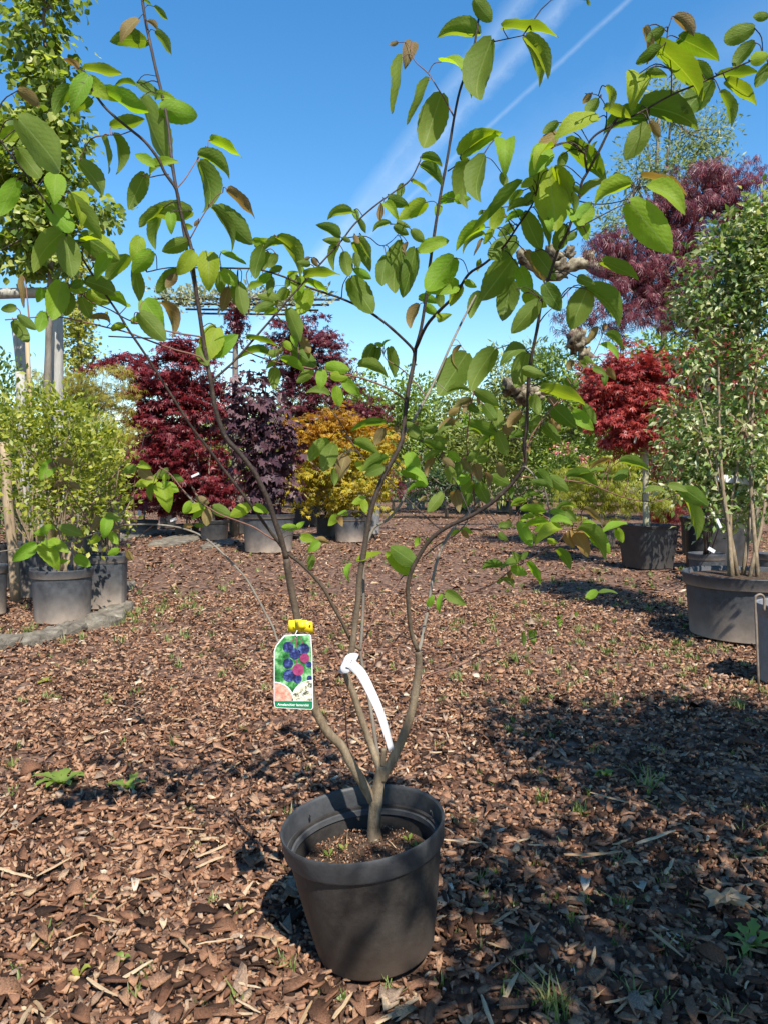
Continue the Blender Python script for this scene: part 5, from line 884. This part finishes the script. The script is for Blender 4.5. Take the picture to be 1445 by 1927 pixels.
# leaf blades: folded along the midrib, toothed edge, several curls
def blade(fold, curl, twist, wav, cord):
    K = 17; vs, uvs, fs = [], [], []
    for k in range(K):
        v = k / (K - 1); hw = .235 * (v ** .55 * (1 - v) ** .78 / .405)
        hw = max(hw, .035 if k == 0 else .0)
        a = curl * v * v; y = v * math.cos(a * .6); z = -v * math.sin(a * .6)
        for j, u in enumerate((-1, -.5, 0, .5, 1)):
            tooth = (1 + (.035 if k % 2 else -.02)) if abs(u) == 1 and 0 < k < K - 1 else 1
            x = u * hw * tooth; zz = z + fold * abs(x) + wav * math.sin(v * 11 + u * 1.5) * abs(u) * .5 + twist * v * x
            yy = y - cord * abs(u) * math.exp(-(v / .12) ** 2) * (1 if k else .6)
            vs.append((x, yy, zz)); uvs.append((.5 + u * .5 * (hw / .235), v))
    for k in range(K - 1):
        for j in range(4): fs.append((k * 5 + j, k * 5 + j + 1, k * 5 + j + 6, k * 5 + j + 5))
    tp = vs[(K - 1) * 5 + 2]; ln = math.hypot(tp[1], tp[2]); ca_, sa_ = tp[1] / ln, tp[2] / ln     # tip back on the base-tip line
    vs = [(x / ln ** .5, (y * ca_ + z * sa_) / ln, (z * ca_ - y * sa_) / ln) for x, y, z in vs]
    me = bpy.data.meshes.new('leaf'); me.from_pydata(vs, [], fs); ul = me.uv_layers.new(name='UVMap')
    for lp in me.loops: ul.data[lp.index].uv = uvs[lp.vertex_index]
    me.polygons.foreach_set('use_smooth', [True] * len(me.polygons)); return me
SHAPES = [(.35, .5, .2, .03, .05), (.6, .7, -.3, .04, .07), (.45, -.2, .3, .035, .06), (.85, .9, .1, .04, .05), (.3, .35, -.3, .05, .08), (.55, 1.2, .25, .03, .06), (.4, .2, -.5, .06, .07)]
BLADES = {}
for mat in ('leaf_green', 'leaf_young', 'leaf_bronze'):
    BLADES[mat] = []
    for s in SHAPES:
        me = blade(*s); me.materials.append(MATS[mat]); BLADES[mat].append(me)
TINT = {'g': 'leaf_green', 'y': 'leaf_young', 'b': 'leaf_bronze'}
rows = []
for w, txt in LEAVES.items():
    x0, y0, z = WIN[w]
    for r in txt.split(';'):
        q = r.split(); bx, by, tx, ty, wd = [float(v) for v in q[:5]]
        rows.append((x0 + bx / z, y0 + by / z, x0 + tx / z, y0 + ty / z, wd / z, q[5][0], q[5][1]))
rows.sort(key=lambda r: -math.hypot(r[2] - r[0], r[3] - r[1]) * max(r[4], 12))
cam_p = np.array([0, 0, H]); extra = []
for i, (bx, by, tx, ty, wd, side, tint) in enumerate(rows):
    d2 = np.hypot(S2[:, 0] - bx, S2[:, 1] - by) + np.where(leafy, 0, 60); k = int(np.argmin(d2)); nm = S2n[k]; Y = spts[k][2] + rnd.uniform(-.03, .03)
    pl = math.hypot(tx - bx, ty - by); dY = rnd.uniform(-.32, .32) * pl * Y / F
    if side == 't': dY = rnd.uniform(-.35, .05) * pl * Y / F
    A_, B_ = P(bx, by, Y), P(tx, ty, Y + dY); D = B_ - A_; L = np.linalg.norm(D); D /= L
    vd = cam_p - (A_ + B_) / 2; vd -= D * np.dot(vd, D); vd /= np.linalg.norm(vd); sd = np.cross(D, vd)
    ratio = wd / pl; nat = .46; sc = 1.0
    if ratio >= nat: ca = 1.0; sc = min(1.25, ratio / nat)
    else:
        ca = max(.55, ratio / nat); sc = .85 if ratio < .3 else 1.0
    sa = math.sqrt(1 - ca * ca); sgn = 1 if (sd[2] > 0) else -1
    N = (ca if side == 't' else -ca) * vd + sgn * sa * sd
    X = np.cross(D, N); X /= np.linalg.norm(X)
    M4 = Matrix(((X[0], D[0], N[0], A_[0]), (X[1], D[1], N[1], A_[1]), (X[2], D[2], N[2], A_[2]), (0, 0, 0, 1))) @ Matrix.Diagonal((L * sc * 1.03, L * 1.06, L, 1))
    # stalk, part of the branch that carries it
    sp = sinfo[k][1]; dist = np.linalg.norm(sp - A_)
    if dist > .002:
        mid = (sp + A_) / 2 + np.array([0, 0, .12 * dist]) - D * .12 * dist
        branch_obj[nm][0].tube(catmull([sp, mid, A_ + D * L * .01], 3), .00085 if dist < .06 else np.linspace(.0014, .0008, 7), 5, False)
    me = BLADES[TINT[tint]][rnd.randrange(len(SHAPES))]
    if i < 298:
        o = bpy.data.objects.new('leaf', me); col.objects.link(o); extra.append((o, nm, M4))
    else: extra.append((me, nm, M4))
names = {'trunk': 'trunk', 'stub': 'cut_stub'}
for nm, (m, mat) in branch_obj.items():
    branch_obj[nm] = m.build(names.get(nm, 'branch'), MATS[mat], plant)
vs, fs, uv, mi = [], [], [], []
for o, nm, M4 in extra:
    Ml = Matrix.Translation(-V(PB)) @ M4
    if isinstance(o, bpy.types.Object): o.parent = branch_obj[nm]; o.matrix_local = Ml
    else:
        k = len(vs); vs += [tuple(Ml @ v.co) for v in o.vertices]; fs += [tuple(k + i for i in p.vertices) for p in o.polygons]
        uv += [tuple(d.uv) for d in o.uv_layers[0].data]; mi += [['leaf_green', 'leaf_young', 'leaf_bronze'].index(o.materials[0].name)] * len(o.polygons)
me = bpy.data.meshes.new('small_leaves'); me.from_pydata(vs, [], fs); ul = me.uv_layers.new(name='UVMap'); ul.data.foreach_set('uv', np.array(uv, np.float32).ravel())
for q in ('leaf_green', 'leaf_young', 'leaf_bronze'): me.materials.append(MATS[q])
me.polygons.foreach_set('material_index', mi); o = link('small_leaves', me, None, plant); o['kind'] = 'stuff'
# ---------------------------------------------------------------- picture tag, yellow clip, white strip
TY = 1.405; tb = P(552, 1335, TY); k = TY / F
tagt = thing('picture_tag', tb, 'green hanging plant tag printed with blue berries', 'tag')
def flat(name, pts, mat, dy, parent, thick=.0004):
    n = len(pts); a = [P(x, y, TY) + [0, dy, 0] for x, y in pts]; m = MB()
    m.add(a + [q + np.array([0, thick, 0]) for q in a], [tuple(range(n)), tuple(reversed(range(n, 2 * n)))] + [(i, n + i, n + (i + 1) % n, (i + 1) % n) for i in range(n)])
    return m.build(name, mat, parent, False)
def flatmat(name, stops, scale, rough=.35):
    return surf(name, stops, scale, rough, 0, 1, .5, None, 3)
flatmat('print_leafgreen', [(.36, (.006, .035, .012)), (.5, (.03, .19, .045)), (.64, (.26, .48, .24))], 42)
flatmat('print_band', [(.3, (.004, .16, .065)), (.7, (.006, .20, .08))], 10)
flatmat('print_berry', [(.36, (.006, .008, .035)), (.52, (.018, .03, .13)), (.7, (.10, .15, .36))], 110)
flatmat('print_pink', [(.3, (.18, .015, .07)), (.7, (.34, .06, .16))], 130)
flatmat('print_autumn', [(.3, (.55, .12, .09)), (.5, (.70, .28, .20)), (.7, (.75, .45, .36))], 170)
flatmat('print_blossom', [(.40, (.06, .07, .05)), (.5, (.55, .52, .38)), (.62, (.80, .80, .72))], 150)
flatmat('print_white', [(.3, (.78, .78, .78)), (.7, (.82, .82, .82))], 10)
plate = [(516, 1322), (516, 1226), (519, 1216), (525, 1208), (532, 1199), (536, 1195), (583, 1193), (586, 1197), (588, 1230), (590, 1332), (587, 1335.5), (521, 1332), (517, 1329)]
pl = flat('tag_plate', plate, MATS['print_white'], 0, tagt, .0008)
flat('tag_photo', [(517.5, 1318), (517.5, 1227), (520.5, 1217), (527, 1208.5), (537, 1197), (582, 1195), (584.5, 1198), (586.5, 1230), (588.5, 1318)], MATS['print_leafgreen'], -.0006, pl)
flat('tag_band', [(517.5, 1320), (588.6, 1320), (588.5, 1331.5), (586.5, 1334), (521.5, 1330.5), (518, 1328)], MATS['print_band'], -.0006, pl)
def circ(cx, cy, r, a0=0, a1=360, n=20, close=None):
    q = [(cx + r * math.cos(math.radians(a0 + (a1 - a0) * i / n)), cy + r * math.sin(math.radians(a0 + (a1 - a0) * i / n))) for i in range(n + (a1 - a0 < 360))]
    return q + ([close] if close else [])
for (cx, cy, r, mt) in ((574, 1238, 8, 'print_pink'), (543, 1217.5, 9.2, 'print_berry'), (572.5, 1221, 9.6, 'print_berry'), (556, 1230, 9.4, 'print_berry'), (543, 1248, 8.8, 'print_berry'), (562, 1260, 10, 'print_pink'), (545, 1271, 10.5, 'print_berry'), (560.5, 1277, 7.5, 'print_berry'), (582, 1250, 5, 'print_berry'), (583, 1276, 4.5, 'print_berry')):
    extra_d = .0001 * rnd.randint(0, 6)
    flat('printed_berry', circ(cx, cy, r * 1.1), MATS[mt], -.0011 - extra_d, pl, .0003)
for (x0, y0, x1, y1) in ((560, 1198, 557, 1222), (566, 1198, 571, 1212), (556, 1200, 546, 1210), (558, 1240, 560, 1250)):
    flat('printed_stalk', [(x0 - .7, y0), (x0 + .7, y0), (x1 + .7, y1), (x1 - .7, y1)], MATS['print_pink'], -.00095, pl, .0002)
flat('printed_circle_edge', circ(517.8, 1319, 36.5, -90, 0, 16, (517.8, 1319)), MATS['print_white'], -.0021, pl, .0002)
flat('printed_circle_edge', circ(588.2, 1319, 40, 180, 270, 16, (588.2, 1319)), MATS['print_white'], -.0023, pl, .0002)
flat('printed_autumn_leaves', circ(518, 1318, 34, -90, 0, 16, (518, 1318)), MATS['print_autumn'], -.0027, pl, .0002)
flat('printed_blossom', circ(588, 1318, 38, 180, 270, 16, (588, 1318)), MATS['print_blossom'], -.0027, pl, .0002)
cu = bpy.data.curves.new('tag_text', 'FONT'); cu.body = 'Amelanchier lamarckii'; cu.size = 6.6 * k; cu.align_x = 'CENTER'; cu.align_y = 'CENTER'; cu.extrude = .0001; cu.offset = .00006
to = bpy.data.objects.new('tag_text', cu); col.objects.link(to); dg = bpy.context.evaluated_depsgraph_get(); tm = bpy.data.meshes.new_from_object(to.evaluated_get(dg)); bpy.data.objects.remove(to)
tm.materials.clear(); tm.materials.append(MATS['print_white']); to = bpy.data.objects.new('printed_name', tm); col.objects.link(to); to.parent = pl
to.location = V(P(552.5, 1326.2, TY) - tb + np.array([0, -.0012, 0])); to.rotation_euler = (math.pi / 2, math.radians(1.5), 0)
ct = thing('tag_clip', P(568, 1190, TY), 'yellow plastic loop clip holding the picture tag on the stem', 'clip')
def ribbon(name, ctr, half, mat, parent, thick=.0008):
    m = MB(); n = len(ctr); vs = []
    for i in range(n):
        c = np.array(ctr[i]); h_ = np.array(half[i] if hasattr(half[0], '__len__') else half); t_ = np.array(ctr[min(i + 1, n - 1)]) - np.array(ctr[max(i - 1, 0)]); nn = np.cross(t_, h_); nn /= np.linalg.norm(nn) + 1e-12
        vs += [c - h_, c + h_, c + h_ + nn * thick, c - h_ + nn * thick]
    fs = [(i * 4 + j, i * 4 + (j + 1) % 4, i * 4 + 4 + (j + 1) % 4, i * 4 + 4 + j) for i in range(n - 1) for j in range(4)] + [(3, 2, 1, 0), tuple((n - 1) * 4 + j for j in range(4))]
    m.add(vs, fs); return m.build(name, mat, parent)
yc = P(560, 1178, 1.435)
loop = [yc + np.array([.0165 * math.cos(a), .010 * math.sin(a), -.001 * math.sin(a)]) for a in np.linspace(.25, 2 * math.pi + .1, 22)]
ribbon('band', loop, (0.001, 0, .0105), MATS['yellow_plastic'], ct)
ribbon('tongue', [P(556, 1176, 1.413), P(566, 1177, 1.405), P(578, 1179, 1.402), P(589, 1181, 1.404)], (-.001, 0, .0108), MATS['yellow_plastic'], ct)
ribbon('fold', [P(562, 1169, 1.408), P(568, 1176, 1.398), P(572, 1184, 1.402)], (.004, 0, .004), MATS['yellow_plastic'], ct)
m = MB(); lathe(m, P(583.5, 1177.5, 1.4005), (0, -1, .02), [(.0001, .0), (.0018, .0), (.0018, .0006), (.0001, .0006)], 12); m.build('rivet', MATS['pot_black'], ct)
m = MB(); m.tube([P(560, 1186, 1.405), P(556, 1194, 1.404), P(560, 1199, 1.403)], .0009, 5); m.build('tie', MATS['white_plastic'], ct)
ws = thing('white_label_strip', P(736, 1412, 1.40), 'long curved white plastic label strip looped around the stems', 'label')
cl = catmull([P(660, 1248, 1.44), P(680, 1268, 1.425), P(697, 1300, 1.415), P(713, 1335, 1.41), (P(725, 1372, 1.41)), P(736, 1412, 1.415)], 5)
hv = []
for i in range(len(cl)):
    t_ = cl[min(i + 1, len(cl) - 1)] - cl[max(i - 1, 0)]; s_ = np.cross(t_, [0, 1, 0]); s_ /= np.linalg.norm(s_); f_ = i / (len(cl) - 1)
    hv.append((s_ * .8 + np.array([0, .35 + .5 * f_ ** 2, 0])) * (.0112 * (1 - .45 * f_ ** 1.5)))
ribbon('strip', cl, hv, MATS['white_plastic'], ws, .0006)
lc = P(656, 1248, 1.475); lp = [lc + np.array([.013 * math.cos(a) - .002 * math.sin(a), .030 * math.sin(a), .004 * math.cos(a)]) for a in np.linspace(-1.2, 4.6, 20)]
ribbon('loop', lp, (.006, 0, .0125), MATS['white_plastic'], ws, .0006)
c = P(651, 1257, 1.437); m = MB(); N = 18
lathe(m, c, (-.1, -1, .1), [(.0004, 0), (.0095, 0), (.0102, .0006), (.0095, .0013), (.0004, .0013)], N); m.build('eyelet', MATS['white_plastic'], ws)
m = MB(); m.box(P(654, 1257, 1.4345), (.0035, .0004, .0009), ry=.4); m.build('slot', MATS['pot_black'], ws, False)
